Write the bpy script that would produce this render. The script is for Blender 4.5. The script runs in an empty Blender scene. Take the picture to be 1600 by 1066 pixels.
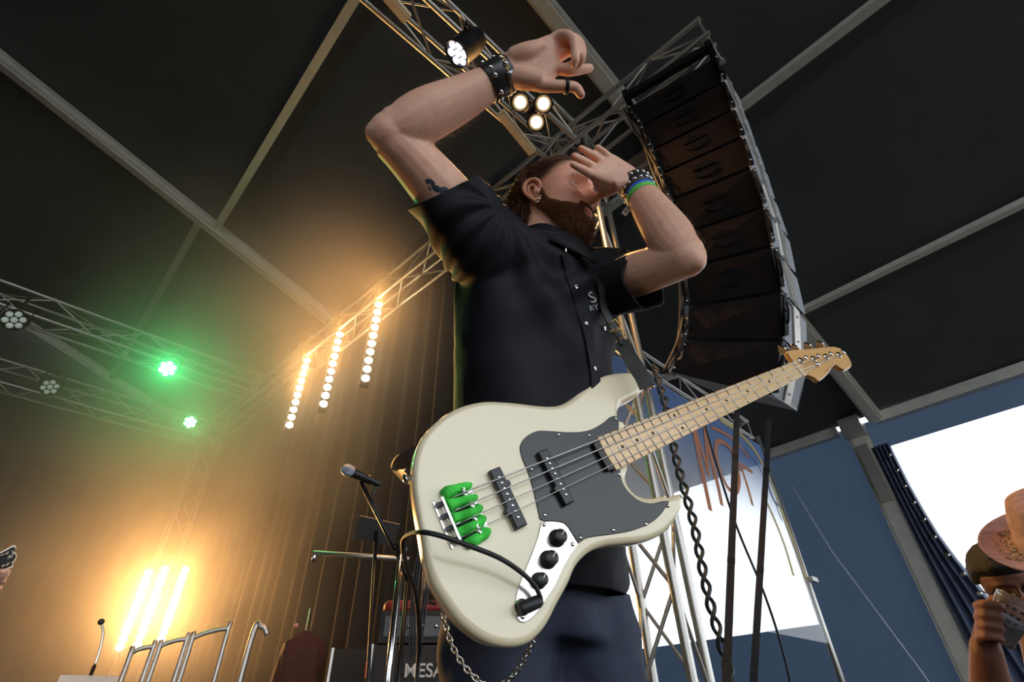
import bpy, bmesh, math, random
import numpy as np
from mathutils import Vector as V, Matrix, noise as mnoise
from mathutils.bvhtree import BVHTree
from mathutils.geometry import tessellate_polygon
random.seed(7); np.random.seed(7)
SC = bpy.context.scene
COL = SC.collection

# ------------------------------------------------------------------ camera
TH = math.atan2(800, 1044.4)                 # pitch of the camera (it looks up at the player)
_sr = -.0228 / math.cos(TH); _cr = math.sqrt(1 - _sr * _sr)
FWD = V((0, math.cos(TH), math.sin(TH))); _u0 = V((0, -math.sin(TH), math.cos(TH)))
RGT = V((1, 0, 0)) * _cr + _u0 * _sr; UPV = _u0 * _cr - V((1, 0, 0)) * _sr
CAM = V((0, 0, 1.4))
cd = bpy.data.cameras.new('camera'); cam = bpy.data.objects.new('camera', cd); COL.objects.link(cam)
cd.sensor_width = 36; cd.lens = 18.0; cd.clip_start = .02; cd.clip_end = 300
cam.matrix_world = Matrix((RGT.to_4d(), UPV.to_4d(), (-FWD).to_4d(), CAM.to_4d())).transposed()
cam.matrix_world = Matrix.Translation(CAM) @ Matrix((RGT, UPV, -FWD)).transposed().to_4x4()
SC.camera = cam

# ------------------------------------------------------------------ world, exposure
SC.view_settings.view_transform = 'Standard'; SC.view_settings.look = 'None'
SC.view_settings.gamma = 1; SC.view_settings.use_curve_mapping = False
SC.view_settings.exposure = 0.0
W = bpy.data.worlds.new('overcast_sky'); SC.world = W; W.use_nodes = True
_bg = W.node_tree.nodes['Background']; _bg.inputs[0].default_value = (.86, .93, 1, 1); _bg.inputs[1].default_value = 3.0

SC.cycles.max_bounces = 6; SC.cycles.diffuse_bounces = 3; SC.cycles.glossy_bounces = 3; SC.cycles.transmission_bounces = 5; SC.cycles.volume_bounces = 0; SC.cycles.volume_step_rate = 2.5; SC.cycles.volume_max_steps = 96
# ------------------------------------------------------------------ helpers
def ray(px, py): return FWD + RGT * ((px - 800) / 800) + UPV * ((533 - py) / 800)
def P(px, py, t): return CAM + ray(px, py) * t            # a point seen at (px, py), t metres along the optical axis
def onz(px, py, z):
    d = ray(px, py); return CAM + d * ((z - CAM.z) / d.z)
_A = math.radians(44)
RV = V((math.cos(_A), math.sin(_A), 0)); PV = V((-math.sin(_A), math.cos(_A), 0))   # tent axes: along rafters / along purlins
def T(r, p, z): return RV * r + PV * p + V((0, 0, z))
def onr(px, py, r):
    d = ray(px, py); return CAM + d * ((r - CAM.dot(RV)) / d.dot(RV))
def onp(px, py, p):
    d = ray(px, py); return CAM + d * ((p - CAM.dot(PV)) / d.dot(PV))
def lerp(a, b, t): return a + (b - a) * t
def sstep(a, b, x):
    t = min(1, max(0, (x - a) / (b - a))); return t * t * (3 - 2 * t)
def interp(x, xs, ys): return float(np.interp(x, xs, ys))
def spline(pts, n):
    """Catmull-Rom through pts, n samples per span"""
    pts = [V(p) for p in pts]; out = []
    for i in range(len(pts) - 1):
        p0 = pts[max(0, i - 1)]; p1 = pts[i]; p2 = pts[i + 1]; p3 = pts[min(len(pts) - 1, i + 2)]
        for k in range(n):
            t = k / n
            out.append(.5 * ((2 * p1) + (p2 - p0) * t + (2 * p0 - 5 * p1 + 4 * p2 - p3) * t * t + (3 * p1 - p0 - 3 * p2 + p3) * t ** 3))
    out.append(pts[-1]); return out
def cspline(pts, n):
    """closed Catmull-Rom"""
    m = len(pts); pts = [V(p) for p in pts]; out = []
    for i in range(m):
        p0, p1, p2, p3 = pts[i - 1], pts[i], pts[(i + 1) % m], pts[(i + 2) % m]
        for k in range(n):
            t = k / n
            out.append(.5 * ((2 * p1) + (p2 - p0) * t + (2 * p0 - 5 * p1 + 4 * p2 - p3) * t * t + (3 * p1 - p0 - 3 * p2 + p3) * t ** 3))
    return out

class MB:
    def __init__(s): s.v = []; s.f = []; s.sm = []
    def add(s, vs, fs, smooth=False, M=None):
        b = len(s.v)
        s.v += [M @ V(x) if M else V(x) for x in vs]; s.f += [tuple(i + b for i in f) for f in fs]; s.sm += [smooth] * len(fs); return s
    def box(s, c, size, R=None, M=None):
        c = V(c); h = V(size) / 2; vs = []
        for x in (-1, 1):
            for y in (-1, 1):
                for z in (-1, 1):
                    q = V((x * h.x, y * h.y, z * h.z)); vs.append(c + (R @ q if R else q))
        return s.add(vs, [(0, 1, 3, 2), (4, 6, 7, 5), (0, 4, 5, 1), (2, 3, 7, 6), (0, 2, 6, 4), (1, 5, 7, 3)], False, M)
    def hexa(s, a, b):
        """a, b: two quads (4 points each, same winding)"""
        return s.add(list(a) + list(b), [(0, 1, 2, 3), (7, 6, 5, 4), (0, 4, 5, 1), (1, 5, 6, 2), (2, 6, 7, 3), (3, 7, 4, 0)])
    def tube(s, pts, r, n=8, cap=True, M=None, flat=1.0, ref=None, closed=False):
        pts = [V(p) for p in pts]; m = len(pts)
        rs = r if isinstance(r, (list, tuple)) else [r] * m
        vs = []; up = None
        for i, p in enumerate(pts):
            if closed: d = pts[(i + 1) % m] - pts[i - 1]
            else: d = pts[min(m - 1, i + 1)] - pts[max(0, i - 1)]
            if d.length < 1e-9: d = V((0, 0, 1))
            d.normalize()
            if up is None:
                up = V(ref) if ref is not None else (V((0, 0, 1)) if abs(d.z) < .9 else V((1, 0, 0)))
            up = up - d * d.dot(up)
            if up.length < 1e-6: up = d.orthogonal()
            up.normalize(); sd = d.cross(up)
            for k in range(n):
                a = 2 * math.pi * k / n
                vs.append(p + sd * (math.cos(a) * rs[i]) + up * (math.sin(a) * rs[i] * flat))
        fs = []
        for i in range(m if closed else m - 1):
            j = (i + 1) % m
            for k in range(n):
                fs.append((j * n + k, j * n + (k + 1) % n, i * n + (k + 1) % n, i * n + k))
        s.add(vs, fs, True, M)
        if cap and not closed:
            b = len(s.v) - m * n
            s.f.append(tuple(b + k for k in range(n))); s.f.append(tuple(b + (m - 1) * n + k for k in reversed(range(n)))); s.sm += [False, False]
        return s
    def lathe(s, prof, M=None, n=20, axis=None, smooth=True):
        """prof: (radius, height) pairs around local z"""
        vs = []; fs = []; m = len(prof)
        for (r, z) in prof:
            for k in range(n):
                a = 2 * math.pi * k / n; vs.append(V((r * math.cos(a), r * math.sin(a), z)))
        for i in range(m - 1):
            for k in range(n): fs.append((i * n + k, i * n + (k + 1) % n, (i + 1) * n + (k + 1) % n, (i + 1) * n + k))
        fs.append(tuple(reversed(range(n)))); fs.append(tuple((m - 1) * n + k for k in range(n)))
        return s.add(vs, fs, smooth, M)
    def extrude(s, outline, z0, z1, M=None, bev=0.0, seg=3, smooth=True, bf=None):
        """closed 2D outline (CCW) extruded z0..z1 with rounded edges of radius bev"""
        o = [V((p[0], p[1], 0)) for p in outline]; m = len(o); rings = []
        nr = []
        for i in range(m):
            d = (o[(i + 1) % m] - o[i - 1]); d = V((d.y, -d.x, 0))
            nr.append(d.normalized() if d.length > 1e-9 else V((0, 0, 0)))
        prof = []
        if bev > 0:
            for k in range(seg + 1):
                a = math.pi / 2 * k / seg; prof.append((bev * (1 - math.sin(a)), z0 + bev * (1 - math.cos(a))))
            for k in range(seg + 1):
                a = math.pi / 2 * k / seg; prof.append((bev * (1 - math.cos(a)), z1 - bev * (1 - math.sin(a))))
        else: prof = [(0, z0), (0, z1)]
        vs = []
        for ins, z in prof:
            for i in range(m): vs.append(o[i] - nr[i] * (ins * (bf[i] if bf else 1)) + V((0, 0, z)))
        fs = []; q = len(prof)
        for a in range(q - 1):
            for i in range(m): fs.append((a * m + i, a * m + (i + 1) % m, (a + 1) * m + (i + 1) % m, (a + 1) * m + i))
        s.add(vs, fs, smooth and bev > 0, M)
        b = len(s.v) - q * m
        for (o_, rev) in ((b, True), (b + (q - 1) * m, False)):
            ring = [V((vs[o_ - b + i].x, vs[o_ - b + i].y, 0)) for i in range(m)]
            for tri in tessellate_polygon([ring]):
                a_, b_, c_ = tri; nz = (ring[b_] - ring[a_]).cross(ring[c_] - ring[a_]).z
                if abs(nz) < 1e-14: continue
                t3 = (a_, b_, c_) if (nz > 0) != rev else (a_, c_, b_)
                s.f.append(tuple(o_ + i for i in t3)); s.sm.append(False)
        return s
    def ball(s, c, r, n=12, sc=None):
        M = Matrix.Translation(V(c))
        return s.lathe([(max(1e-4, r * math.sin(math.pi * k / n)), -r * math.cos(math.pi * k / n)) for k in range(n + 1)], M, n * 2)
    def hull(s, balls):
        bm = bmesh.new()
        for c, r in balls:
            for k in range(7):
                a = math.pi * k / 6
                for j in range(10): bm.verts.new(V(c) + V((r * math.sin(a) * math.cos(j * .628), r * math.sin(a) * math.sin(j * .628), r * math.cos(a))))
        bmesh.ops.remove_doubles(bm, verts=bm.verts, dist=1e-5)
        g = bmesh.ops.convex_hull(bm, input=bm.verts)
        bmesh.ops.delete(bm, geom=[v for v in bm.verts if not v.link_faces], context='VERTS')
        bm.verts.index_update(); s.add([v.co.copy() for v in bm.verts], [tuple(v.index for v in f.verts) for f in bm.faces], True); bm.free(); return s
    def mesh(s, name):
        me = bpy.data.meshes.new(name); me.from_pydata([tuple(v) for v in s.v], [], s.f)
        me.polygons.foreach_set('use_smooth', s.sm); me.update(); return me
    def build(s, name, mat, parent=None):
        me = s.mesh(name); me.materials.append(mat); return link(name, me, parent)

def link(name, data, parent=None, M=None):
    o = bpy.data.objects.new(name, data); COL.objects.link(o)
    if parent is not None:
        o.parent = parent; o.matrix_parent_inverse = pinv(parent)
    if M is not None: o.matrix_basis = M
    return o
def wm(o):
    return (wm(o.parent) @ o.matrix_parent_inverse @ o.matrix_basis) if o.parent else o.matrix_basis.copy()
def pinv(o): return wm(o).inverted()
def tag(o, label=None, cat=None, group=None, kind=None):
    if label: o['label'] = label
    if cat: o['category'] = cat
    if group: o['group'] = group
    if kind: o['kind'] = kind
    return o
def thing(name, label, cat, loc=(0, 0, 0), group=None):
    o = bpy.data.objects.new(name, None); COL.objects.link(o); o.location = V(loc); o.empty_display_size = .1
    o.matrix_basis = Matrix.Translation(V(loc))
    return tag(o, label, cat, group)
def frame(o, x=None, y=None, z=None):
    """4x4 with origin o and z axis along z (x hint)"""
    z = V(z).normalized(); x = V(x) if x is not None else z.orthogonal()
    x = (x - z * x.dot(z)).normalized(); y = z.cross(x)
    return Matrix.Translation(V(o)) @ Matrix((x, y, z)).transposed().to_4x4()

def hexcol(r, g, b):
    f = lambda c: (c / 255 / 12.92) if c / 255 <= .04045 else ((c / 255 + .055) / 1.055) ** 2.4
    return (f(r), f(g), f(b), 1)
MATS = {}
def mat(name, col, rough=.5, metal=0., var=.12, scale=8., bump=0., bscale=None, emit=None, estr=0., spec=.5, trans=0., coat=0., stretch=None, coord='Object', sss=0.):
    if name in MATS: return MATS[name]
    m = bpy.data.materials.new(name); m.use_nodes = True; nt = m.node_tree; b = nt.nodes['Principled BSDF']
    c = col if len(col) == 4 else (*col, 1)
    b.inputs['Roughness'].default_value = rough; b.inputs['Metallic'].default_value = metal
    b.inputs['Specular IOR Level'].default_value = spec
    if coat: b.inputs['Coat Weight'].default_value = coat; b.inputs['Coat Roughness'].default_value = .08
    if trans: b.inputs['Transmission Weight'].default_value = trans
    if sss: b.inputs['Subsurface Weight'].default_value = sss; b.inputs['Subsurface Radius'].default_value = (.012, .005, .003); b.inputs['Subsurface Scale'].default_value = 1
    tc = nt.nodes.new('ShaderNodeTexCoord'); mp = nt.nodes.new('ShaderNodeMapping'); nt.links.new(tc.outputs[coord], mp.inputs[0])
    if stretch: mp.inputs['Scale'].default_value = stretch
    nz = nt.nodes.new('ShaderNodeTexNoise'); nz.inputs['Scale'].default_value = scale; nz.inputs['Detail'].default_value = 4
    nt.links.new(mp.outputs[0], nz.inputs['Vector'])
    rp = nt.nodes.new('ShaderNodeValToRGB')
    rp.color_ramp.elements[0].position = .3; rp.color_ramp.elements[1].position = .7
    rp.color_ramp.elements[0].color = (c[0] * (1 - var), c[1] * (1 - var), c[2] * (1 - var), 1)
    rp.color_ramp.elements[1].color = (min(1, c[0] * (1 + var)), min(1, c[1] * (1 + var)), min(1, c[2] * (1 + var)), 1)
    nt.links.new(nz.outputs[0], rp.inputs[0]); nt.links.new(rp.outputs[0], b.inputs['Base Color'])
    if bump:
        n2 = nt.nodes.new('ShaderNodeTexNoise'); n2.inputs['Scale'].default_value = bscale or scale * 4; n2.inputs['Detail'].default_value = 5
        nt.links.new(mp.outputs[0], n2.inputs['Vector'])
        bp = nt.nodes.new('ShaderNodeBump'); bp.inputs['Strength'].default_value = bump; bp.inputs['Distance'].default_value = .01
        nt.links.new(n2.outputs[0], bp.inputs['Height']); nt.links.new(bp.outputs[0], b.inputs['Normal'])
    if emit is not None:
        b.inputs['Emission Color'].default_value = (*emit[:3], 1); b.inputs['Emission Strength'].default_value = estr
    MATS[name] = m; return m
def lamp(name, kind, loc, power, color, aim=None, parent=None, size=.1, sizey=None, spot=None, blend=.5, radius=.05):
    l = bpy.data.lights.new(name, kind); l.energy = power; l.color = color
    if kind == 'AREA':
        l.size = size
        if sizey: l.shape = 'RECTANGLE'; l.size_y = sizey
    else: l.shadow_soft_size = radius
    if kind == 'SPOT': l.spot_size = spot or 1.2; l.spot_blend = blend
    M = Matrix.Translation(V(loc))
    if aim is not None: M = frame(loc, z=V(loc) - V(aim), x=(0, 0, 1) if sizey is None else None)
    return link(name, l, parent, M)
# ------------------------------------------------------------------ materials of the place
M_ROOF = mat('tent_canvas', hexcol(68, 71, 73), .8, var=.12, scale=1.2, bump=.15, bscale=3)
M_WALL = mat('tent_wall_canvas', hexcol(58, 66, 84), .75, var=.15, scale=.9, bump=.2, bscale=2)  # bluish tint stands in for the daylight veil near the opening
M_WALLD = mat('black_lining', hexcol(40, 40, 42), .85, var=.15, scale=.9, bump=.2, bscale=2)
M_ALU = mat('brushed_aluminium', hexcol(196, 192, 184), .42, .85, var=.08, scale=14, bump=.03, bscale=90)
M_TENTALU = mat('tent_profile_aluminium', hexcol(206, 203, 192), .5, .35, var=.08, scale=6)
M_TRUSS = mat('truss_aluminium', hexcol(190, 187, 180), .35, .8, var=.1, scale=20, bump=.03, bscale=80)
M_BLACK = mat('black_plastic', (.012, .012, .013), .42, var=.3, scale=12, bump=.04, bscale=120)
M_BLACKM = mat('black_metal', (.018, .018, .02), .35, .6, var=.3, scale=12)
M_DRAPE = mat('black_drape', (.011, .010, .0095), .95, var=.3, scale=2.5, stretch=(6, 6, .3))
M_DECK = mat('stage_deck', (.03, .028, .026), .7, var=.25, scale=3, bump=.1)
M_GROUND = mat('trodden_ground', hexcol(66, 60, 52), .95, var=.25, scale=2, bump=.4, bscale=14)
M_CHROME = mat('chrome', (.72, .72, .72), .12, 1, var=.04, scale=10)

EAVE, WALLR, SL = 5.3, 9.3, .334
def roofz(r): return EAVE + SL * (WALLR - abs(r + 4) + (-4)) if False else (EAVE + SL * (WALLR - r) if r > -4 else EAVE + SL * (WALLR + 4) - SL * (-4 - r))
# ground, deck
tag(MB().box((0, 0, -.05), (70, 70, .1)).build('floor', M_GROUND), 'trodden earth ground below the tent', kind='structure')
deck = MB()
RZ = Matrix.Rotation(_A, 3, 'Z')
c = T(-4, 6.75, .6); deck.box(c, (13.2, 12.9, .1), RZ); deck.build('stage_floor', M_DECK)
tag(bpy.data.objects['stage_floor'], 'black stage deck under the bass player', kind='structure')
sk = MB(); sk.box(T(-4, .34, .28), (13.2, .05, .55), RZ); sk.box(T(2.57, 6.75, .28), (.05, 12.9, .55), RZ)
tag(sk.build('trim_1', M_DRAPE), 'black skirt along the stage edge', kind='structure')
# roof canvas, one sheet per bay and slope, slightly sagging between rafters
BAYS = [-11.2, -4.95, 1.28, 7.5, 14.0]  # first bay is unseen, added to keep sky light off the stage
ceil = bpy.data.objects.new('ceiling', None); COL.objects.link(ceil); tag(ceil, 'grey canvas roof of the festival tent', kind='structure')
for b in range(4):
    for side in (0, 1):
        mb = MB(); r0, r1 = (-4, 9.35) if side == 0 else (-17.3, -4)
        nr, npp = 18, 10; vs = []; fs = []
        for L in (0, 1):
            for i in range(nr + 1):
                for j in range(npp + 1):
                    r = lerp(r0, r1, i / nr); p = lerp(BAYS[b], BAYS[b + 1], j / npp)
                    sag = .12 * math.sin(math.pi * j / npp) * (1 - .3 * math.cos(6 * math.pi * i / nr))
                    vs.append(T(r, p, roofz(r) + .1 - sag * .5 + .015 * L))
        q = (nr + 1) * (npp + 1)
        for L in (0, 1):
            for i in range(nr):
                for j in range(npp):
                    a = L * q + i * (npp + 1) + j; f = (a, a + 1, a + npp + 2, a + npp + 1); fs.append(f if L == 0 else f[::-1])
        mb.add(vs, fs, True); mb.build('roof_panel', M_ROOF, ceil)
# rafters (ridge to eave), with the flange ledges of a tent profile
def profile_beam(name, a, b, w, h, up, m, label, cat, flange=True, group=None):
    a, b, up = V(a), V(b), V(up); d = (b - a).normalized(); s = d.cross(up).normalized(); u = s.cross(d)
    o = thing(name, label, cat, a, group)
    mb = MB(); L = (b - a).length; mid = (a + b) / 2; R = Matrix((s, d, u)).transposed()
    mb.box(mid, (w, L, h), R).build('profile', m, o)
    if flange:
        for sx in (-1, 1):
            MB().box(mid + s * (sx * (w / 2 + .018)) - u * (h * .28), (.036, L, .03), R).build('keder_rail', m, o)
            MB().box(mid + s * (sx * (w / 2 + .018)) + u * (h * .36), (.036, L, .03), R).build('keder_rail', m, o)
    return o
def rafter(p, label):
    up = (V((0, 0, 1)) + RV * SL).normalized()
    o = profile_beam('tent_rafter', T(-4, p, roofz(-4) - .02), T(9.25, p, roofz(9.25) - .02), .13, .2, up, M_TENTALU, label, 'beam', group='tent rafters')
    return o
rafter(1.28, 'pale aluminium tent rafter passing behind the truss above the raised wrist')
rafter(7.5, 'long pale aluminium rafter crossing the dark canvas above the green lights')
rafter(13.95, 'rear pale rafter glimpsed between the stage trusses')
def purlin(r, p0, p1, label, w=.11):
    return profile_beam('tent_purlin', T(r, p0, roofz(r) - .05), T(r, p1, roofz(r) - .05), w, .07, (0, 0, 1), M_TENTALU, label, 'beam', False, 'tent purlins')
purlin(.35, 1.35, 7.43, 'thin purlin joining the long rafter to the lamp truss')
purlin(.1, 7.57, 13.85, 'dim purlin beyond the long rafter near the green glow')
purlin(4.05, -4.9, 1.21, 'pale purlin slanting up from the top of the speaker column')
purlin(6.85, -4.9, 1.21, 'pale purlin beside the middle of the speaker column')
purlin(4.05, 1.35, 7.43, 'purlin hidden mostly behind the front lamp truss')
purlin(6.85, 1.35, 7.43, 'purlin behind the lower speaker column and drape')
profile_beam('eave_beam', T(9.3, -4.9, EAVE - .03), T(9.3, 1.3, EAVE - .03), .12, .16, (0, 0, 1), M_TENTALU, 'aluminium eave beam above the bright opening', 'beam', False, 'eave beams')
profile_beam('eave_beam', T(9.3, 1.86, EAVE - .03), T(9.3, 7.5, EAVE - .03), .12, .16, (0, 0, 1), M_TENTALU, 'eave beam running behind the lower speaker box', 'beam', False, 'eave beams')
# upright tent pole at the side wall
pole = profile_beam('tent_pole', T(9.3, 1.62, 0), T(9.3, 1.62, EAVE + .1), .2, .13, RV, M_TENTALU, 'tall pale aluminium tent pole right of the printed scrim', 'pole')
MB().box(T(9.22, 1.62, EAVE - .1), (.34, .3, .3), RZ).build('corner_bracket', M_ALU, pole)
MB().box(T(9.2, 1.62, 4.45), (.06, .16, .9), RZ).build('splice_plate', M_ALU, pole)
# side wall: dark canvas with a window covered by the scrim, and an open bay
def sheet(name, pts, m, th, nrm, label=None, kind='structure', nu=1, parent=None):
    a = [V(p) for p in pts]; b = [p + V(nrm) * th for p in a]; o = MB().hexa(a, b).build(name, m, parent)
    if label: tag(o, label, kind=kind)
    return o
ws = MB()
def wpan(p0, p1, z0, z1): ws.add([T(9.38, p0, z0), T(9.38, p1, z0), T(9.38, p1, z1), T(9.38, p0, z1)], [(0, 1, 2, 3)])
def translucent(m, col, w):
    nt = m.node_tree; out = nt.nodes['Material Output']; b = nt.nodes['Principled BSDF']; tl = nt.nodes.new('ShaderNodeBsdfTranslucent'); tl.inputs['Color'].default_value = col
    mx = nt.nodes.new('ShaderNodeMixShader'); mx.inputs[0].default_value = w; nt.links.new(b.outputs[0], mx.inputs[1]); nt.links.new(tl.outputs[0], mx.inputs[2]); nt.links.new(mx.outputs[0], out.inputs[0])
translucent(M_WALL, (.11, .17, .27, 1), .16)  # pale blue glow of the canvas suggests the same daylight veil
wpan(1.3, 3.17, 0, 5.3); wpan(3.17, 9.5, 0, 2.6); wpan(3.17, 9.5, 5.2, 5.3); wpan(9.5, 14.1, 0, 5.3)
wpan(-4.95, 1.3, 4.82, 5.3)
tag(ws.build('wall_side', M_WALL), 'canvas side wall of the tent, blue daylight veil put into its colour', kind='structure')
# back and stage-left walls keep the stage dark
tag(MB().box(T(-4, 14.2, 4.5), (27, .05, 11), RZ).build('wall_back', M_WALLD), 'dark canvas wall behind the stage', kind='structure')
tag(MB().box(T(-17.3, 5, 2.7), (.05, 18, 5.4), RZ).build('wall_far', M_WALLD), 'dark canvas wall across the tent', kind='structure')
# wing drape beneath the side truss, hung in folds from roof to deck
def drape(name, r0, p0, p1, z0, z1f, label, amp=.07, wl=.34, n=220):
    mb = MB(); vs = []; fs = []
    for i in range(n + 1):
        p = lerp(p0, p1, i / n); ph = 2 * math.pi * (p / wl) + 1.3 * math.sin(p * 1.7)
        w = amp * math.sin(ph) + .03 * math.sin(ph * .37 + 2)
        for j in range(9):
            t = j / 8; vs.append(T(r0(p) + w * (1 - .35 * t), p, lerp(z0, z1f(p), t)))
    for i in range(n):
        for j in range(8): a = i * 9 + j; fs.append((a, a + 9, a + 10, a + 1))
    mb.add(vs, fs, True); o = mb.build(name, M_DRAPE)
    s = o.modifiers.new('thickness', 'SOLIDIFY'); s.thickness = .008
    return tag(o, label, 'drape')
drape('wing_drape', lambda p: 2.98 - .06 * p, 2.75, 10.9, .66, lambda p: roofz(2.9) - .05, 'black wing drape hanging in folds behind the warm light bars')
drape('back_drape', lambda p: -16 , 0, .1, .66, lambda p: 1, 'x') if False else None
def bdrape():
    mb = MB(); vs = []; fs = []; n = 300
    for i in range(n + 1):
        r = lerp(-10.5, 2.4, i / n); w = .07 * math.sin(r * 17 + math.sin(r * 2.1)) + .03 * math.sin(r * 6.1)
        for j in range(5): vs.append(T(r, 12.4 + w, lerp(.66, 5.6, j / 4)))
    for i in range(n):
        for j in range(4): a = i * 5 + j; fs.append((a, a + 5, a + 6, a + 1))
    o = mb.add(vs, fs, True).build('back_drape', M_DRAPE); s = o.modifiers.new('thickness', 'SOLIDIFY'); s.thickness = .008
    tag(o, 'black backdrop drape far behind the stage', 'drape')
bdrape()

# ------------------------------------------------------------------ trusses
def unit_cyl(n=8):
    mb = MB(); mb.tube([(0, 0, 0), (0, 0, 1)], 1, n, True); return mb.mesh('truss_tube')
CYL = unit_cyl(10); CYL.materials.append(M_TRUSS)
CYL6 = unit_cyl(6); CYL6.materials.append(M_TRUSS)
def rod(name, a, b, r, parent, data=None):
    a, b = V(a), V(b); M = frame(a, z=b - a) @ Matrix.Diagonal((r, r, (b - a).length, 1))
    return link(name, data or CYL, parent, M)
def truss(name, a, b, side, up, size, label, cat='truss', tr=.025, br=.011, pitch=.5, group='aluminium stage trusses', faces=(0, 1, 2, 3), plates=True):
    a, b = V(a), V(b); d = (b - a).normalized(); side = V(side); side = (side - d * side.dot(d)).normalized(); up = d.cross(side).normalized()
    if V((0, 0, 1)).dot(up) < 0 and abs(d.z) < .5: up = -up
    o = thing(name, label, cat, a, group); L = (b - a).length; h = size / 2
    cs = [side * h + up * h, -side * h + up * h, -side * h - up * h, side * h - up * h]
    for k in cs: rod('chord', a + k, b + k, tr, o)
    n = max(2, round(L / pitch)); st = L / n
    for fi in faces:
        k0, k1 = cs[fi], cs[(fi + 1) % 4]
        for i in range(n):
            x, y = (k0, k1) if (i + fi) % 2 == 0 else (k1, k0)
            rod('brace', a + x + d * (i * st), a + y + d * ((i + 1) * st), br, o, CYL6)
    for e in (a + d * .03, b - d * .03):
        for i in range(4): rod('end_brace', e + cs[i], e + cs[(i + 1) % 4], br * 1.2, o, CYL6)
    return o
ZT = 6.2
# long side truss, from above the audience back over the stage
truss('side_truss', T(2.7, .15, ZT), T(1.98, 10.6, ZT), RV, None, .3, 'long side truss running from the speaker column back over the hanging light bars', pitch=.52)
truss('front_truss', T(-1.6, 1.72, ZT + .02), T(2.5, 1.72, ZT + .02), PV, None, .34, 'front truss with lamps passing behind the raised forearm', pitch=.5)
truss('back_truss', T(-7.5, 10.45, ZT - .1), T(1.95, 10.45, ZT - .1), PV, None, .36, 'rearmost cross truss below the dim panels by the lower green light', pitch=.6)
truss('middle_truss', T(-7.5, 8.55, ZT + .1), T(2.0, 8.55, ZT + .1), PV, None, .34, 'middle cross truss holding the brighter green light', pitch=.6)
tw = truss('truss_tower', T(2.72, 1.72, .0), T(2.72, 1.72, ZT + .25), RV + PV * .25, None, .3, 'near truss tower standing right of the bass player', pitch=.5, tr=.026, br=.012)
MB().box(T(2.72, 1.72, .02), (.6, .6, .04), RZ).build('base_plate', M_ALU, tw)
truss('truss_tower', T(1.95, 10.4, .65), T(1.95, 10.4, ZT + .25), RV, None, .3, 'distant truss tower rising above the standing light bars', pitch=.5)
# ------------------------------------------------------------------ stage lamps
AMBER = (1, .47, .13)
def emis(name, col, st):
    m = mat(name, (.05, .05, .05), .3, emit=col, estr=st); return m
M_LEDW = emis('led_amber_lit', (1, .74, .42), 40)
M_LEDG = emis('led_green_lit', (.25, 1, .45), 30)
M_LEDB = emis('blinder_lit', (1, .62, .26), 14)
M_LEDC = emis('led_cool_lit', (.86, .84, 1), 5)
M_LEDOFF = mat('led_lens_off_glow', (.6, .66, .62), .15, var=.05, spec=.8, emit=(.8, 1, .9), estr=.12)  # unlit lenses with a faint glow added to their colour
def led_bar(top, bot, label, power, nled=10, group='amber light bars', rot=0., tilt=.0, spread=100):
    top, bot = V(top), V(bot); L = (top - bot).length; ax = (top - bot).normalized()
    face = CAM - (top + bot) / 2; face = (face - ax * face.dot(ax)).normalized()
    face = (Matrix.Rotation(rot, 3, ax) @ face)
    o = thing('led_light_bar', label, 'stage light', bot, group)
    sd = ax.cross(face); R = Matrix((sd, face, ax)).transposed(); mid = (top + bot) / 2
    MB().box(mid - face * .05, (.1, .08, L + .06), R).build('housing', M_BLACK, o)
    MB().box(mid - face * .012 - sd * .058, (.012, .05, L + .08), R).build('side_rail', M_ALU, o)
    lens = MB().lathe([(.046, -.004), (.046, .004), (.038, .011), (.018, .016)], n=14).mesh('led_lens'); lens.materials.append(M_LEDW)
    for k in range(nled):
        c = bot + ax * (L * (k + .5) / nled) - face * .008
        link('led', lens, o, frame(c, z=face))
    MB().box(top - face * .05 + ax * .08, (.05, .05, .12), R).build('hook_clamp', M_BLACKM, o)
    l = lamp('bar_light', 'AREA', mid + face * .03, power, AMBER, None, o, size=.09)
    l.data.shape = 'RECTANGLE'; l.data.size = .09; l.data.size_y = L * .95; l.data.spread = math.radians(spread)
    l.matrix_basis = Matrix.Translation(mid + face * .03) @ Matrix((ax.cross(-face), ax, -face)).transposed().to_4x4() @ Matrix.Rotation(-tilt, 4, 'X')
    return o
def hang(pt, pb, z):
    a = onz(*pt, z); h = math.hypot(a.x, a.y); d = ray(*pb); zb = CAM.z + d.z / math.hypot(d.x, d.y) * h
    return a, V((a.x, a.y, zb))
_h = [((481, 558), (463, 672), 'leftmost hanging amber light bar below the side truss'),
      ((532, 517), (520, 640), 'middle hanging amber light bar below the side truss'),
      ((593, 470), (587, 600), 'hanging amber light bar nearest the player shoulder')]
for pt, pb, lb in _h: led_bar(*hang(pt, pb, 6.02), lb, 24, tilt=.3, spread=80)
def stand_bar(pt, pb, h):
    d = ray(*pt); s = h / math.hypot(d.x, d.y); a = CAM + d * s; d2 = ray(*pb); zb = CAM.z + d2.z / math.hypot(d2.x, d2.y) * h
    return a, V((a.x, a.y, zb))
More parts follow.
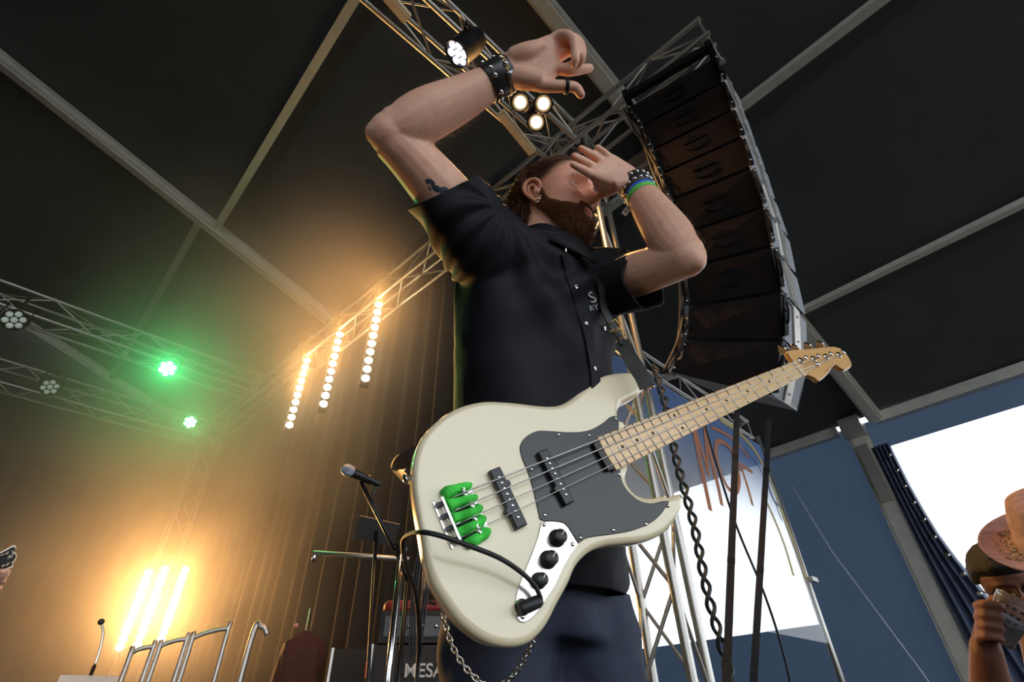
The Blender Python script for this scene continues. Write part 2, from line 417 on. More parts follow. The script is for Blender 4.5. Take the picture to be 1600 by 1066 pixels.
for (pt, pb, lb) in [((234, 890), (197, 1018), 'leftmost standing amber light bar behind the handrails'),
                     ((260, 885), (222, 1014), 'middle standing amber light bar behind the handrails'),
                     ((291, 886), (261, 1006), 'standing amber light bar nearest the wing drape')]:
    a, b = stand_bar(pt, pb, 9.2); o = led_bar(a, b, lb, 56, spread=90, tilt=.1, nled=11, group='amber light bars')
    MB().tube([(b.x, b.y + .06, .66), (b.x, b.y + .06, b.z)], .022, 8).build('stand_pole', M_BLACKM, o)
    f = MB()
    for k in range(3): f.tube([(b.x, b.y + .06, .95), (b.x + .35 * math.cos(k * 2.1), b.y + .06 + .35 * math.sin(k * 2.1), .665)], .012, 6)
    f.build('tripod_foot', M_BLACKM, o)

def par_can(px, py, z, aim, label, lensmat, r=.11, depth=.2, nled=7, lit=None, power=0, name='par_can', col=(1, 1, 1), hang_z=6.05, group='stage par lamps', spot=1.0):
    c = onz(px, py, z); d = (V(aim) - c).normalized(); M = frame(c, z=d, x=(0, 0, 1))
    o = thing(name, label, 'stage light', c, group)
    b = MB().lathe([(r * .45, -depth), (r * .8, -depth * .9), (r, -depth * .55), (r * 1.02, -.01), (r * 1.06, 0), (r * 1.06, .012), (r * .96, .012), (r * .94, -.015), (.001, -.016)], M, 22); b.build('housing', M_BLACKM, o)
    l = MB().lathe([(.03, -.004), (.03, .004), (.02, .012), (.001, .015)], n=12).mesh('led_lens'); l.materials.append(lensmat)
    pos = [(0, 0)] + [(math.cos(k * math.pi / 3) * r * .62, math.sin(k * math.pi / 3) * r * .62) for k in range(nled - 1)]
    for x, y in pos: link('led', l, o, M @ Matrix.Translation((x, y, -.008)) @ Matrix.Diagonal((r / .11,) * 3 + (1,)))
    yk = MB(); s = M.to_3x3() @ V((0, 1, 0)); up = V((0, 0, 1))
    topc = c - d * depth * .5 + up * (r * 1.7)
    yk.tube([c - d * depth * .5 + s * r * 1.15, topc + s * r * .95, topc - s * r * .95, c - d * depth * .5 - s * r * 1.15], .012, 6); yk.build('yoke', M_BLACKM, o)
    MB().tube([topc, topc + up * .16], .02, 8).build('hook_clamp', M_BLACKM, o)
    if power and spot > 3: lamp('par_light', 'POINT', c + d * .12, power, col, None, o, radius=r * .5)
    elif power: lamp('par_light', 'SPOT', c + d * .04, power, col, c + d * 3, o, spot=spot, blend=.8, radius=r * .6)
    return o
par_can(262, 576, 5.95, CAM, 'brighter lit green par lamp on the middle truss', M_LEDG, power=380, col=(.03, 1, .26), spot=1.05, r=.13)
par_can(297, 660, 5.8, CAM, 'smaller lit green par lamp on the rear truss', M_LEDG, power=130, col=(.04, 1, .28), spot=1.05, r=.11)
par_can(22, 500, 5.9, P(300, 700, 1.5), 'unlit par lamp at the picture edge on the middle truss', M_LEDOFF, r=.14)
par_can(78, 605, 5.85, P(300, 800, 1.5), 'unlit par lamp on the rear truss', M_LEDOFF, r=.13)
# cool white lamp on the front truss, just above the raised wrist
par_can(714, 84, 5.55, onz(714, 84, 5.55) - RGT * .55 - UPV * .7 - FWD * .42, 'large dark par lamp glowing cool white above the raised forearm', M_LEDC, r=.105, depth=.3, power=60, col=(.8, .86, 1), spot=1.0)
# three lamp blinder
bl = onz(833, 172, 5.7); o = thing('blinder_lamp', 'three round warm blinder lamps burning under the front truss beside the thumb', 'stage light', bl)
for k, q in enumerate([(813, 160), (849, 162), (838, 191)]):
    c = onz(*q, 5.7); d = (P(840, 250, 1.2) - c).normalized(); M = frame(c, z=d)
    u = MB().lathe([(.03, -.12), (.075, -.1), (.085, -.01), (.085, .006), (.07, .006), (.066, -.01), (.001, -.012)], M, 18).build('lamp_housing', M_BLACKM, o)
    MB().lathe([(.05, -.006), (.047, .004), (.025, .012), (.001, .017)], M, 16).build('lens', M_LEDB, u)
    lamp('blinder_light', 'SPOT', c + d * .03, 120, (1, .5, .16), c + d * 2, u, spot=3.05, blend=.6, radius=.05)
MB().tube([onz(813, 160, 5.82), onz(849, 162, 5.82), onz(838, 191, 5.82), onz(813, 160, 5.82)], .012, 6).build('frame', M_BLACKM, o)
MB().tube([onz(833, 172, 5.82), onz(833, 172, 6.05)], .02, 6).build('hook_clamp', M_BLACKM, o)

# ------------------------------------------------------------------ haze over the stage
def haze():
    """thin haze over the stage with thicker smoke drifting round the lamps"""
    HZ = Matrix.Translation(T(-2.2, 7.8, 3.75)) @ RZ.to_4x4(); HI = HZ.inverted()
    m = bpy.data.materials.new('stage_haze'); m.use_nodes = True; nt = m.node_tree; nt.nodes.clear(); N = nt.nodes.new; K = nt.links.new
    out = N('ShaderNodeOutputMaterial'); vs = N('ShaderNodeVolumePrincipled')
    vs.inputs['Color'].default_value = (1, .97, .92, 1); vs.inputs['Anisotropy'].default_value = .2
    tc = N('ShaderNodeTexCoord'); nz = N('ShaderNodeTexNoise'); nz.inputs['Scale'].default_value = .5; nz.inputs['Detail'].default_value = 2.5; K(tc.outputs['Object'], nz.inputs['Vector'])
    mr = N('ShaderNodeMapRange'); mr.inputs[1].default_value = .36; mr.inputs[2].default_value = .66; mr.inputs[3].default_value = .3; mr.inputs[4].default_value = 1.5; K(nz.outputs[0], mr.inputs[0])
    total = None
    def math2(op, a, b):
        n = N('ShaderNodeMath'); n.operation = op
        for k, x in enumerate((a, b)):
            if isinstance(x, (int, float)): n.inputs[k].default_value = x
            else: K(x, n.inputs[k])
        return n.outputs[0]
    total = .010
    for c, rad, dens in ((onz(535, 560, 5.6), 3.4, .26), (stand_bar((262, 890), (225, 1012), 8.4)[0] + V((0, 0, -.3)), 3.9, .26), (onz(290, 590, 5.7), 2.2, .24)):
        q = HI @ c; d = N('ShaderNodeVectorMath'); d.operation = 'DISTANCE'; d.inputs[1].default_value = q; K(tc.outputs['Object'], d.inputs[0])
        g = N('ShaderNodeMapRange'); g.interpolation_type = 'SMOOTHSTEP'; g.inputs[1].default_value = 0; g.inputs[2].default_value = rad; g.inputs[3].default_value = dens; g.inputs[4].default_value = 0; K(d.outputs['Value'], g.inputs[0])
        total = math2('ADD', g.outputs[0], total)
    K(math2('MULTIPLY', total, mr.outputs[0]), vs.inputs['Density']); K(vs.outputs[0], out.inputs['Volume'])
    mb = MB(); mb.box((0, 0, 0), (10, 9.0, 6.1)); o = mb.build('stage_haze', m); o.matrix_basis = HZ
    tag(o, 'drifting haze glowing amber and green over the stage', kind='stuff')
if not globals().get("NOHAZE"): haze()
# ------------------------------------------------------------------ the bass player
def skin_mat(name, base, blush):
    m = mat(name, base, .48, var=.07, scale=55, bump=.045, bscale=420, sss=.25, spec=.4)
    nt = m.node_tree; b = nt.nodes['Principled BSDF']; src = b.inputs['Base Color'].links[0].from_socket
    nz = nt.nodes.new('ShaderNodeTexNoise'); nz.inputs['Scale'].default_value = 9; nz.inputs['Detail'].default_value = 3
    tc = nt.nodes['Texture Coordinate']; nt.links.new(tc.outputs['Object'], nz.inputs['Vector'])
    mx = nt.nodes.new('ShaderNodeMix'); mx.data_type = 'RGBA'; mx.inputs['B'].default_value = blush
    mr = nt.nodes.new('ShaderNodeMapRange'); mr.inputs[1].default_value = .45; mr.inputs[2].default_value = .8; mr.inputs[4].default_value = .45
    nt.links.new(nz.outputs[0], mr.inputs[0]); nt.links.new(mr.outputs[0], mx.inputs['Factor']); nt.links.new(src, mx.inputs['A']); nt.links.new(mx.outputs['Result'], b.inputs['Base Color'])
    return m
M_SKIN = skin_mat('skin', hexcol(219, 172, 147), hexcol(206, 140, 118))
M_LIP = mat('lips', hexcol(186, 112, 104), .4, var=.08, scale=60, sss=.2)
M_STUB = mat('shaved_scalp', hexcol(122, 84, 66), .6, var=.25, scale=90)
M_NAIL = mat('fingernail', hexcol(226, 178, 164), .25, var=.03)
M_SHIRT = mat('black_work_shirt', (.0055, .006, .009), .66, var=.25, scale=30, bump=.1, bscale=600, spec=.25)
M_TROUS = mat('navy_trousers', (.018, .026, .052), .78, var=.3, scale=25, bump=.15, bscale=500)
M_HAIR = mat('auburn_hair', (.06, .026, .012), .6, var=.4, scale=20, spec=.25)
M_BEARD = mat('ginger_beard', (.15, .06, .025), .6, var=.4, scale=24, spec=.25)
M_BROW = mat('brown_eyebrow', (.10, .045, .02), .5, var=.3)
M_LEATHER = mat('black_leather', (.014, .013, .013), .36, var=.25, scale=40, bump=.06, bscale=260)
M_GOLD = mat('gold', (.8, .52, .16), .22, 1, var=.06)

LEAN = V((0, 0, 1))
player = thing('person', 'man in black short sleeved shirt shading his eyes, wearing the cream bass', 'person', (0.09, 1.12, .652))
# --- head (local: x forward, y his left, z up, origin between the ears)
HF, HL, HU = V((.85599656, -.50463584, -.11230567)), V((.51508089, .85109356, .10164364)), V((.04428961, -.14485311, .98846143))
HS = .955
HO = CAM + (V((.11044017, .78337446, 2.39377112)) - CAM) * HS
HM = Matrix.Translation(HO) @ Matrix((HF, HL, HU)).transposed().to_4x4() @ Matrix.Diagonal((HS, HS, HS, 1))
ZK = [-.108, -.102, -.094, -.085, -.07, -.058, -.05, -.035, -.01, .015, .03, .05, .075, .1, .115, .123, .128]
FX = [.02, .048, .066, .077, .083, .0855, .089, .089, .0835, .083, .0925, .0965, .093, .075, .051, .028, .002]
BK = [.0, .0, .004, .012, .034, .052, .066, .083, .094, .1, .102, .101, .092, .07, .048, .026, .002]
WY = [.016, .034, .045, .0515, .0565, .059, .0605, .063, .0675, .0715, .073, .0735, .071, .058, .042, .024, .002]
def gs(x, s): return math.exp(-(x / s) ** 2)
def head_pt(th, z):
    fx, bk, wy = interp(z, ZK, FX), interp(z, ZK, BK), interp(z, ZK, WY)
    c, s = math.cos(th), math.sin(th); e = 2.25
    x = (fx if c > 0 else bk) * math.copysign(abs(c) ** (2 / e), c); y = wy * math.copysign(abs(s) ** (2 / e), s)
    if c > 0:
        ay = abs(y)
        # nose
        ridge = interp(z, [-.042, -.034, -.026, -.018, 0, .015, .03, .042], [0, .009, .030, .032, .0235, .0145, .006, 0])
        wid = interp(z, [-.04, -.025, -.01, .02, .04], [.013, .0145, .0095, .0075, .012])
        x += ridge * gs(y, wid)
        x += .010 * gs(ay - .0155, .0065) * gs(z + .0265, .0075)                    # nostril wings
        x -= .010 * gs(ay - .0085, .0042) * gs(z + .0355, .0045)                   # nostrils
        x -= .0185 * gs(ay - .032, .0145) * gs(z - .0135, .0125)                    # eye sockets
        x += .0065 * gs(ay - .026, .021) * gs(z - .0345, .0085)                     # brow ridge
        x += .0075 * gs(ay - .044, .017) * gs(z + .012, .018)                       # cheekbones
        x -= .0045 * gs(ay - .036, .012) * gs(z + .05, .02)                         # below the cheek
        x += .0050 * gs(z + .0515, .0042) * gs(y, .019) * (1 - .25 * gs(y, .004))   # upper lip
        x -= .0048 * gs(z + .0572, .0026) * gs(y, .022)                             # mouth line
        x += .0060 * gs(z + .0635, .0048) * gs(y, .016)                             # lower lip
        x -= .0045 * gs(z + .074, .005) * gs(y, .018)
        x += .0045 * gs(z + .088, .013) * gs(y, .019)                               # chin
        x -= .0035 * gs(ay - .056, .012) * gs(z - .03, .02)                         # temples
    return V((x, y, z))
def head_nrm(th, z):
    a = head_pt(th + .02, z) - head_pt(th - .02, z); b = head_pt(th, min(.1279, z + .002)) - head_pt(th, max(-.1079, z - .002))
    n = a.cross(b); return n.normalized() if n.length > 0 else V((0, 0, 1))
def head_mesh():
    mb = MB(); zs = []
    for a, b, n in ((-.108, -.085, 10), (-.085, -.02, 44), (-.02, .05, 34), (.05, .1, 14), (.1, .128, 14)): zs += [lerp(a, b, i / n) for i in range(n)]
    zs.append(.128); N = 144; vs = []
    ths = []
    for k in range(N):                                     # denser at the face
        u = k / N; ths.append(2 * math.pi * u - .42 * math.sin(2 * math.pi * u))
    for z in zs: vs += [head_pt(t, z) for t in ths]
    fs = []
    for i in range(len(zs) - 1):
        for k in range(N): fs.append((i * N + k, i * N + (k + 1) % N, (i + 1) * N + (k + 1) % N, (i + 1) * N + k))
    fs += [tuple(reversed(range(N))), tuple((len(zs) - 1) * N + k for k in range(N))]
    return mb.add(vs, fs, True, HM)
# --- joints
SHR, ELR, WRR = P(752, 372, 1.03), P(614, 213, .93), P(786, 118, .965)
SHL, ELL, WRL = P(925, 452, 1.15), P(1070, 404, .955), P(990, 287, 1.095)
NKB = P(862, 392, 1.14)
def limb(mb, pts, rs, n=18, flat=1., ref=None, sub=6):
    pp = spline(pts, sub); rr = [q.x for q in spline([V((r, 0, 0)) for r in rs], sub)]
    mb.tube(pp, rr, n, True, None, flat, ref)
core = MB()
limb(core, [SHR + (SHL - SHR) * .1, SHR, SHR.lerp(ELR, .45), SHR.lerp(ELR, .8), ELR + (ELR - WRR) * .02], [.055, .056, .0535, .046, .040])
fo = (ELR - SHR).normalized()
limb(core, [ELR + fo * .014, ELR.lerp(WRR, .12) + fo * .004, ELR.lerp(WRR, .32) + fo * .004, ELR.lerp(WRR, .62), WRR.lerp(ELR, .1), WRR], [.036, .045, .0475, .040, .0305, .028], 18)
limb(core, [SHL + V((-.01, .02, -.01)), SHL + V((.0, .012, -.004)), SHL.lerp(ELL, .45), SHL.lerp(ELL, .8), ELL], [.036, .042, .047, .041, .037])
fo2 = (ELL - SHL).normalized()
limb(core, [ELL + fo2 * .012, ELL.lerp(WRL, .12), ELL.lerp(WRL, .3), ELL.lerp(WRL, .62), WRL.lerp(ELL, .1), WRL], [.033, .042, .045, .038, .030, .0275], 18)
core.ball(ELR + fo * .004, .041); core.ball(ELL + fo2 * .002, .0375); core.ball(ELL + (fo2 - (WRL - ELL).normalized()).normalized() * .024, .021); core.ball(ELR + (fo - (WRR - ELR).normalized()).normalized() * .026, .023)
# neck with throat and the hidden chest core
limb(core, [HM @ V((-.018, 0, -.02)), HM @ V((-.022, 0, -.07)), HM @ V((-.03, 0, -.12)), NKB + V((0, .015, -.02)), NKB + V((0, .03, -.12))], [.058, .056, .057, .066, .09], 20)
limb(core, [HM @ V((.03, 0, -.085)), HM @ V((.008, 0, -.13)), NKB + HF * .012], [.03, .034, .04], 12)
limb(core, [SHR, SHR.lerp(SHL, .5) + V((0, .03, -.03)), SHL + V((0, .02, 0))], [.045, .06, .04], 16)
# --- hands: palm slabs plus five jointed fingers
def finger(mb, pts, r0, r1):
    pts = [V(p) for p in pts]; n = len(pts); rs = [lerp(r0, r1, i / (n - 1)) for i in range(n)]
    rs = [r * (1.06 if 0 < i < n - 1 else 1) for i, r in enumerate(rs)]
    pp = spline(pts, 6); rr = [q.x for q in spline([V((r, 0, 0)) for r in rs], 6)]
    d = (pts[-1] - pts[-2]).normalized(); r = rr[-1]
    for a in (.35, .65, .87, .98): pp.append(pts[-1] + d * (r * a)); rr.append(r * math.sqrt(1 - a * a))
    mb.tube(pp, rr, 12)
# right hand, palm to the camera, three fingers curled, index pointing, thumb low
R = lambda x, y, t: P(x, y, t)
rf = dict(
 pinky=[R(824, 92, .965), R(857, 66, .965), R(878, 54, .955), R(896, 62, .93), R(899, 88, .915), R(897, 100, .918)],
 ring=[R(826, 97, .97), R(862, 78, .968), R(890, 60, .965), R(905, 68, .945), R(909, 86, .935), R(907, 96, .938)],
 middle=[R(828, 104, .97), R(865, 92, .968), R(892, 78, .972), R(903, 88, .955), R(896, 101, .948), R(886, 104, .95)],
 index=[R(830, 112, .965), R(867, 107, .955), R(890, 110, .95), R(907, 108.5, .958), R(921, 106.5, .966)],
 thumb=[R(810, 125, .958), R(842, 133, .94), R(866, 134.5, .934), R(885, 135, .936), R(899, 137, .94), R(907.5, 147.5, .942)])
for k, (a, b) in dict(pinky=(.0105, .0072), ring=(.0115, .0078), middle=(.012, .008), index=(.012, .0082), thumb=(.0125, .0085)).items(): finger(core, rf[k], a, b)
for k in ('pinky', 'ring', 'middle', 'index'):
    q = rf[k]; limb(core, [WRR.lerp(q[0], .15) + (q[0] - R(827, 100, .967)) * .5, q[0], q[1]], [.018, .0185, .0125], 12)
core.hull([(R(797, 94, .968), .017), (R(803, 126, .966), .0165), (rf['pinky'][1], .0125), (rf['index'][1], .0125), (R(846, 130, .946), .0135)])
limb(core, [R(800, 92, .965), R(824, 84, .955), R(850, 72, .957)], [.02, .021, .014], 12)           # heel of the hand
limb(core, [R(798, 120, .955), R(822, 123, .946), R(850, 127, .938)], [.019, .021, .016], 12)        # ball of the thumb
# left hand shading the eyes
lf = dict(
 index=[R(956, 284, 1.075), R(926, 273, 1.05), R(911, 265, 1.03), R(902, 260.5, 1.018), R(895, 257, 1.01)],
 middle=[R(957, 276, 1.08), R(932, 263, 1.062), R(913, 252, 1.045), R(904, 247, 1.034), R(897, 243.5, 1.025)],
 ring=[R(960, 270, 1.085), R(943, 254.5, 1.075), R(925, 241.5, 1.062), R(915.5, 236, 1.053), R(908, 231.5, 1.045)],
 pinky=[R(966, 264, 1.09), R(957, 249.5, 1.082), R(945, 239.5, 1.072), R(938, 233.5, 1.065), R(933.5, 230, 1.06)],
 thumb=[R(975, 288, 1.085), R(962, 295, 1.085), R(950, 300, 1.095), R(942, 303.5, 1.105), R(936, 306, 1.112)])
for k, (a, b) in dict(pinky=(.0085, .0062), ring=(.0092, .0066), middle=(.0096, .0068), index=(.0096, .0068), thumb=(.0115, .008)).items(): finger(core, lf[k], a, b)
for k in ('pinky', 'ring', 'middle', 'index'):
    q = lf[k]; limb(core, [WRL.lerp(q[0], .2), q[0], q[1]], [.018, .016, .012], 12)
core.hull([(R(926, 273, 1.05), .0085), (R(950, 299, 1.092), .0095), (R(975, 289, 1.085), .012), (R(955, 270, 1.08), .011), (R(938, 297, 1.098), .007)])
core.hull([(R(985, 272, 1.095), .0165), (R(982, 288, 1.092), .0165), (lf['pinky'][1], .011), (lf['index'][1], .0115), (R(955, 287, 1.075), .012)])
limb(core, [WRL, R(972, 286, 1.078), R(957, 291, 1.07)], [.02, .019, .015], 12)
# --- one continuous surface
def remeshed(mb, name, voxel, smooth_it=4, fac=.5):
    me = mb.mesh(name + '_raw'); o = link(name + '_raw', me)
    r = o.modifiers.new('r', 'REMESH'); r.mode = 'VOXEL'; r.voxel_size = voxel; r.use_smooth_shade = True
    s = o.modifiers.new('s', 'SMOOTH'); s.factor = fac; s.iterations = smooth_it
    dg = bpy.context.evaluated_depsgraph_get(); out = bpy.data.meshes.new_from_object(o.evaluated_get(dg)); out.name = name
    bpy.data.objects.remove(o); bpy.data.meshes.remove(me)
    out.polygons.foreach_set('use_smooth', [True] * len(out.polygons)); return out
limbs = remeshed(core, 'limbs', .0028, 3)
hm = head_mesh()
# ear: rim, inner fold and lobe
ear = MB()
def ear_side(sg):
    rim = [(-.004, .0, .004), (.004, .004, .018), (-.004, .010, .029), (-.018, .013, .031), (-.029, .015, .022), (-.032, .015, .006), (-.026, .012, -.010), (-.016, .008, -.022), (-.008, .005, -.030), (-.001, .003, -.028), (.001, .001, -.018)]
    base = .070
    mm = HM @ Matrix.Translation((-.002, 0, 0))
    f = lambda p: V((p[0], sg * (base + p[1] * 1.05), p[2]))
    ear.tube([mm @ f(p) for p in spline([f2 for f2 in rim], 5)] if False else [mm @ f(p) for p in spline(rim, 5)], [.0042] * 8 + [.0046] * 30 + [.0052] * 13, 9)
    inner = [(-.006, .003, .010), (-.014, .008, .019), (-.023, .010, .012), (-.023, .009, -.002), (-.014, .005, -.014), (-.006, .003, -.013)]
    ear.tube([mm @ f(p) for p in spline(inner, 5)], .0036, 8)
    ear.tube([mm @ f(p) for p in ((.001, .003, .0), (.0, .006, -.005), (-.002, .004, -.012))], .0042, 8)
    # concha plate
    vs = [mm @ f((-.013, -.002, .002))] + [mm @ f((p[0], p[1] * .75 - .001, p[2])) for p in spline(rim, 2)]
    k = len(vs) - 1; ear.add(vs, [(0, i, i % k + 1) if sg < 0 else (0, i % k + 1, i) for i in range(1, k + 1)], True)
    ear.tube([mm @ f(p) for p in ((-.010, -.004, .012), (-.012, -.002, -.004), (-.008, -.002, -.022))], [.012, .014, .008], 10, True, None, .5)
ear_side(-1); ear_side(1)
# join: limbs + head + ears as one mesh with skin, lip and shaved-scalp faces
bmj = bmesh.new(); bmj.from_mesh(limbs); nl = len(bmj.faces)
for src in (hm, ear): 
    t_ = src.mesh('tmp'); bmj.from_mesh(t_); bpy.data.meshes.remove(t_)
HMI = HM.inverted()
for f in bmj.faces: f.smooth = True
bmj.verts.ensure_lookup_table(); nlv = len(limbs.vertices); nhv = nlv + len(hm.v)
STUB, LIPV = [0.] * len(bmj.verts), [0.] * len(bmj.verts)
for i, v in enumerate(bmj.verts):
    if nlv <= i < nhv:
        q = HMI @ v.co
        if q.x > .07 and abs(q.y) < .026:
            w_l = .022; hf = max(0., 1 - (q.y / w_l) ** 2)
            LIPV[i] = sstep(-.069 + .0105 * (1 - hf), -.0665 + .0105 * (1 - hf), q.z) * (1 - sstep(-.0495 - .0065 * (1 - hf), -.048 - .0065 * (1 - hf), q.z)) * (1 if hf > 0 else 0)
        dk = (q.z - .02 - max(0., q.x) * .85 + .004 * mnoise.noise(q * 55)) if q.x > -.03 else (q.z - .03 + (-.03 - q.x) * 2.2)
        STUB[i] = sstep(-.016, .018, dk) if q.x < .078 else 0.
    elif i < nlv:
        q = HMI @ v.co
        STUB[i] = sstep(-.045, -.062, q.x) * sstep(-.14, -.08, q.z) * (1 if abs(q.y) < .08 and q.z < .1 else 0) * .8
body = bpy.data.meshes.new('body'); bmj.to_mesh(body); bmj.free(); bpy.data.meshes.remove(limbs)
for nm, vals in (('scalp', STUB), ('lip', LIPV)):
    at = body.attributes.new(nm, 'FLOAT', 'POINT'); at.data.foreach_set('value', vals)
def mix_attr(m, nm, col):
    nt = m.node_tree; b = nt.nodes['Principled BSDF']; src = b.inputs['Base Color'].links[0].from_socket
    at = nt.nodes.new('ShaderNodeAttribute'); at.attribute_name = nm; mx = nt.nodes.new('ShaderNodeMix'); mx.data_type = 'RGBA'; mx.inputs['B'].default_value = col
    nt.links.new(at.outputs['Fac'], mx.inputs['Factor']); nt.links.new(src, mx.inputs['A']); nt.links.new(mx.outputs['Result'], b.inputs['Base Color'])
mix_attr(M_SKIN, 'scalp', (.05, .026, .016, 1)); mix_attr(M_SKIN, 'lip', hexcol(188, 108, 100))
print('STUB', sum(STUB), max(STUB), len(STUB), nlv, nhv)
body.materials.append(M_SKIN)
bodyo = link('body', body, player)
# eyes
M_EYE = mat('eye_white', hexcol(232, 226, 220), .15, var=.02, spec=.7)
M_IRIS = mat('iris_blue', hexcol(86, 128, 158), .2, var=.3, scale=200); M_PUPIL = mat('pupil', (.004, .004, .004), .1, var=0)
for sg in (-1, 1):
    c = V((.0625, sg * .032, .0135)); e = MB().lathe([(max(.0005, .0118 * math.sin(a)), -.0118 * math.cos(a)) for a in [math.pi * k / 14 for k in range(15)]], HM @ Matrix.Translation(c), 20).build('eye', M_EYE, player)
    gz = V((1, -.3, .08)).normalized(); G = HM @ frame(c, z=gz)
    MB().lathe([(.0056, .0104), (.0045, .0113), (.001, .0119)], G, 16).build('iris', M_IRIS, e)
    MB().lathe([(.0026, .0117), (.001, .01215)], G, 12).build('pupil', M_PUPIL, e)
    # eyelids: shells around the eyeball leaving an almond opening
    for (nm, e0, e1) in (('upper_eyelid', 27, 88), ('lower_eyelid', -17, -88)):
        vs = []; fs = []; nu, nv = 20, 8
        for a in range(nu + 1):
            u = lerp(-1, 1, a / nu); ph = math.radians(78 * u); op = max(0., 1 - (u * 1.12) ** 2); es = math.radians(e0 * op - 2)
            for b in range(nv + 1):
                el = lerp(es, math.radians(e1), (b / nv) ** 1.2); rr = .0129 + .0012 * math.sin(math.pi * min(1, b / nv * 1.5)) * op
                vs.append(HM @ (c + V((rr * math.cos(el) * math.cos(ph), rr * math.cos(el) * math.sin(ph) * 1.08, rr * math.sin(el)))))
        for a in range(nu):
            for b in range(nv): q = a * (nv + 1) + b; fs.append((q, q + nv + 1, q + nv + 2, q + 1))
        lo = MB().add(vs, fs, True).build(nm, M_SKIN, player); lo.modifiers.new('thickness', 'SOLIDIFY').thickness = .0012
    lash = MB()
    for k in range(24):
        u = lerp(-.85, .85, k / 23); ph = math.radians(78 * u); el = math.radians(27 * (1 - (u * 1.12) ** 2) - 3); rr = .0135
        a = V((rr * math.cos(el) * math.cos(ph), rr * math.cos(el) * math.sin(ph) * 1.08, rr * math.sin(el))); lash.tube([HM @ (c + a), HM @ (c + a * 1.17 + V((0, 0, .0018)))], [.00028, .00008], 3)
    lash.build('eyelashes', M_PUPIL, player)
# --- hair ribbons
class Hair:
    def __init__(s): s.v = []; s.f = []
    def strand(s, pts, w):
        n = len(pts); b = len(s.v); d = (pts[-1] - pts[0])
        side = d.cross(V((random.gauss(0, 1), random.gauss(0, 1), random.gauss(0, 1)))); side = side.normalized() if side.length > 1e-9 else V((1, 0, 0))
        for i, p in enumerate(pts):
            ww = w * (1 - (i / (n - 1)) ** 2 * .85); s.v += [p - side * ww, p + side * ww]
        for i in range(n - 1): s.f.append((b + 2 * i, b + 2 * i + 1, b + 2 * i + 3, b + 2 * i + 2))
    def build(s, name, m, parent):
        me = bpy.data.meshes.new(name); me.from_pydata([tuple(v) for v in s.v], [], s.f); me.polygons.foreach_set('use_smooth', [True] * len(s.f)); me.materials.append(m); return link(name, me, parent)
def HP(v): return HM @ v
def HD(v): return HM.to_3x3() @ v
# beard: dense short strands over jaw, chin, cheeks and upper lip, on a padded underlayer
def beard_len(q):
    """local head point -> strand length (0 = bare)"""
    ay = abs(q.y)
    lower = interp(q.x, [-.02, .0, .03, .06, .09, .12], [-.03, -.03, -.045, -.05, -.058, -.058])        # top edge of the beard along the cheek
    top = interp(q.x, [-.02, .005, .02, .045, .07, .09, .12], [.0, .008, -.026, -.041, -.045, -.044, -.042])
    if q.x < -.012 or q.x < -.012 + (-.035 - q.z) * .75: return 0
    if q.x > .075 and q.z > -.047: return .0065 if (q.z < -.037 and ay < .03 and ay > .002) else (.006 if q.z < top and ay > .03 else 0)
    if q.x > .075 and ay < .021 and q.z > -.0665: return 0                                               # mouth
    if q.x > .075 and ay < .027 and q.z > -.047: return .009
    if q.z > top: return 0
    L = .008 + .013 * sstep(-.05, -.1, q.z) * sstep(.0, .07, q.x) + .003 * sstep(-.02, -.06, q.z)
    return L * sstep(0, .010, top - q.z + .002)
hb = Hair(); pad = []
rng = random.Random(3)
tries = 0
while len(hb.f) < 3 * 16000 and tries < 140000:
    tries += 1
    th = rng.uniform(-2.0, 2.0); z = rng.uniform(-.107, .012); p = head_pt(th, z); L = beard_len(p)
    if L <= 0: continue
    if p.y > .01 and rng.random() < .45: continue
    n = head_nrm(th, z); fl = (V((.02, 0, -1.0)) if p.x < .085 or abs(p.y) > .02 or p.z < -.07 else V((.2, math.copysign(.5, p.y), -1)))
    d = (n * .75 + fl * .55 + V((rng.gauss(0, .28), rng.gauss(0, .28), rng.gauss(0, .25)))).normalized()
    l = L * rng.uniform(.65, 1.25); cu = V((rng.gauss(0, 1), rng.gauss(0, 1), rng.gauss(0, 1))) * l * .16
    hb.strand([HP(p - n * .001), HP(p + d * l * .36 + cu * .5), HP(p + d * l * .7 + fl * l * .12 + cu), HP(p + d * l + fl * l * .3)], rng.uniform(.00028, .0005))
hb.build('beard', M_BEARD, player)
def shell(name, fn, m, zr, tr, nz, nt_):
    mb = MB(); vs = []; idx = {}
    for i in range(nz + 1):
        for k in range(nt_ + 1):
            z = lerp(*zr, i / nz); t = lerp(*tr, k / nt_); p = head_pt(t, z); L = fn(p); idx[i, k] = (len(vs), L); vs.append(HP(p + head_nrm(t, z) * (L if L > 0 else -.002)))
    fs = [(idx[i, k][0], idx[i, k + 1][0], idx[i + 1, k + 1][0], idx[i + 1, k][0]) for i in range(nz) for k in range(nt_) if max(idx[i, k][1], idx[i + 1, k + 1][1], idx[i, k + 1][1], idx[i + 1, k][1]) > 0]
    return mb.add(vs, fs, True).build(name, m, player)
shell('beard_undercoat', lambda q: beard_len(q) * .38 + .0005 if beard_len(q) > .0035 else 0, M_BEARD, (-.1075, .014), (-2.0, 2.0), 60, 110)
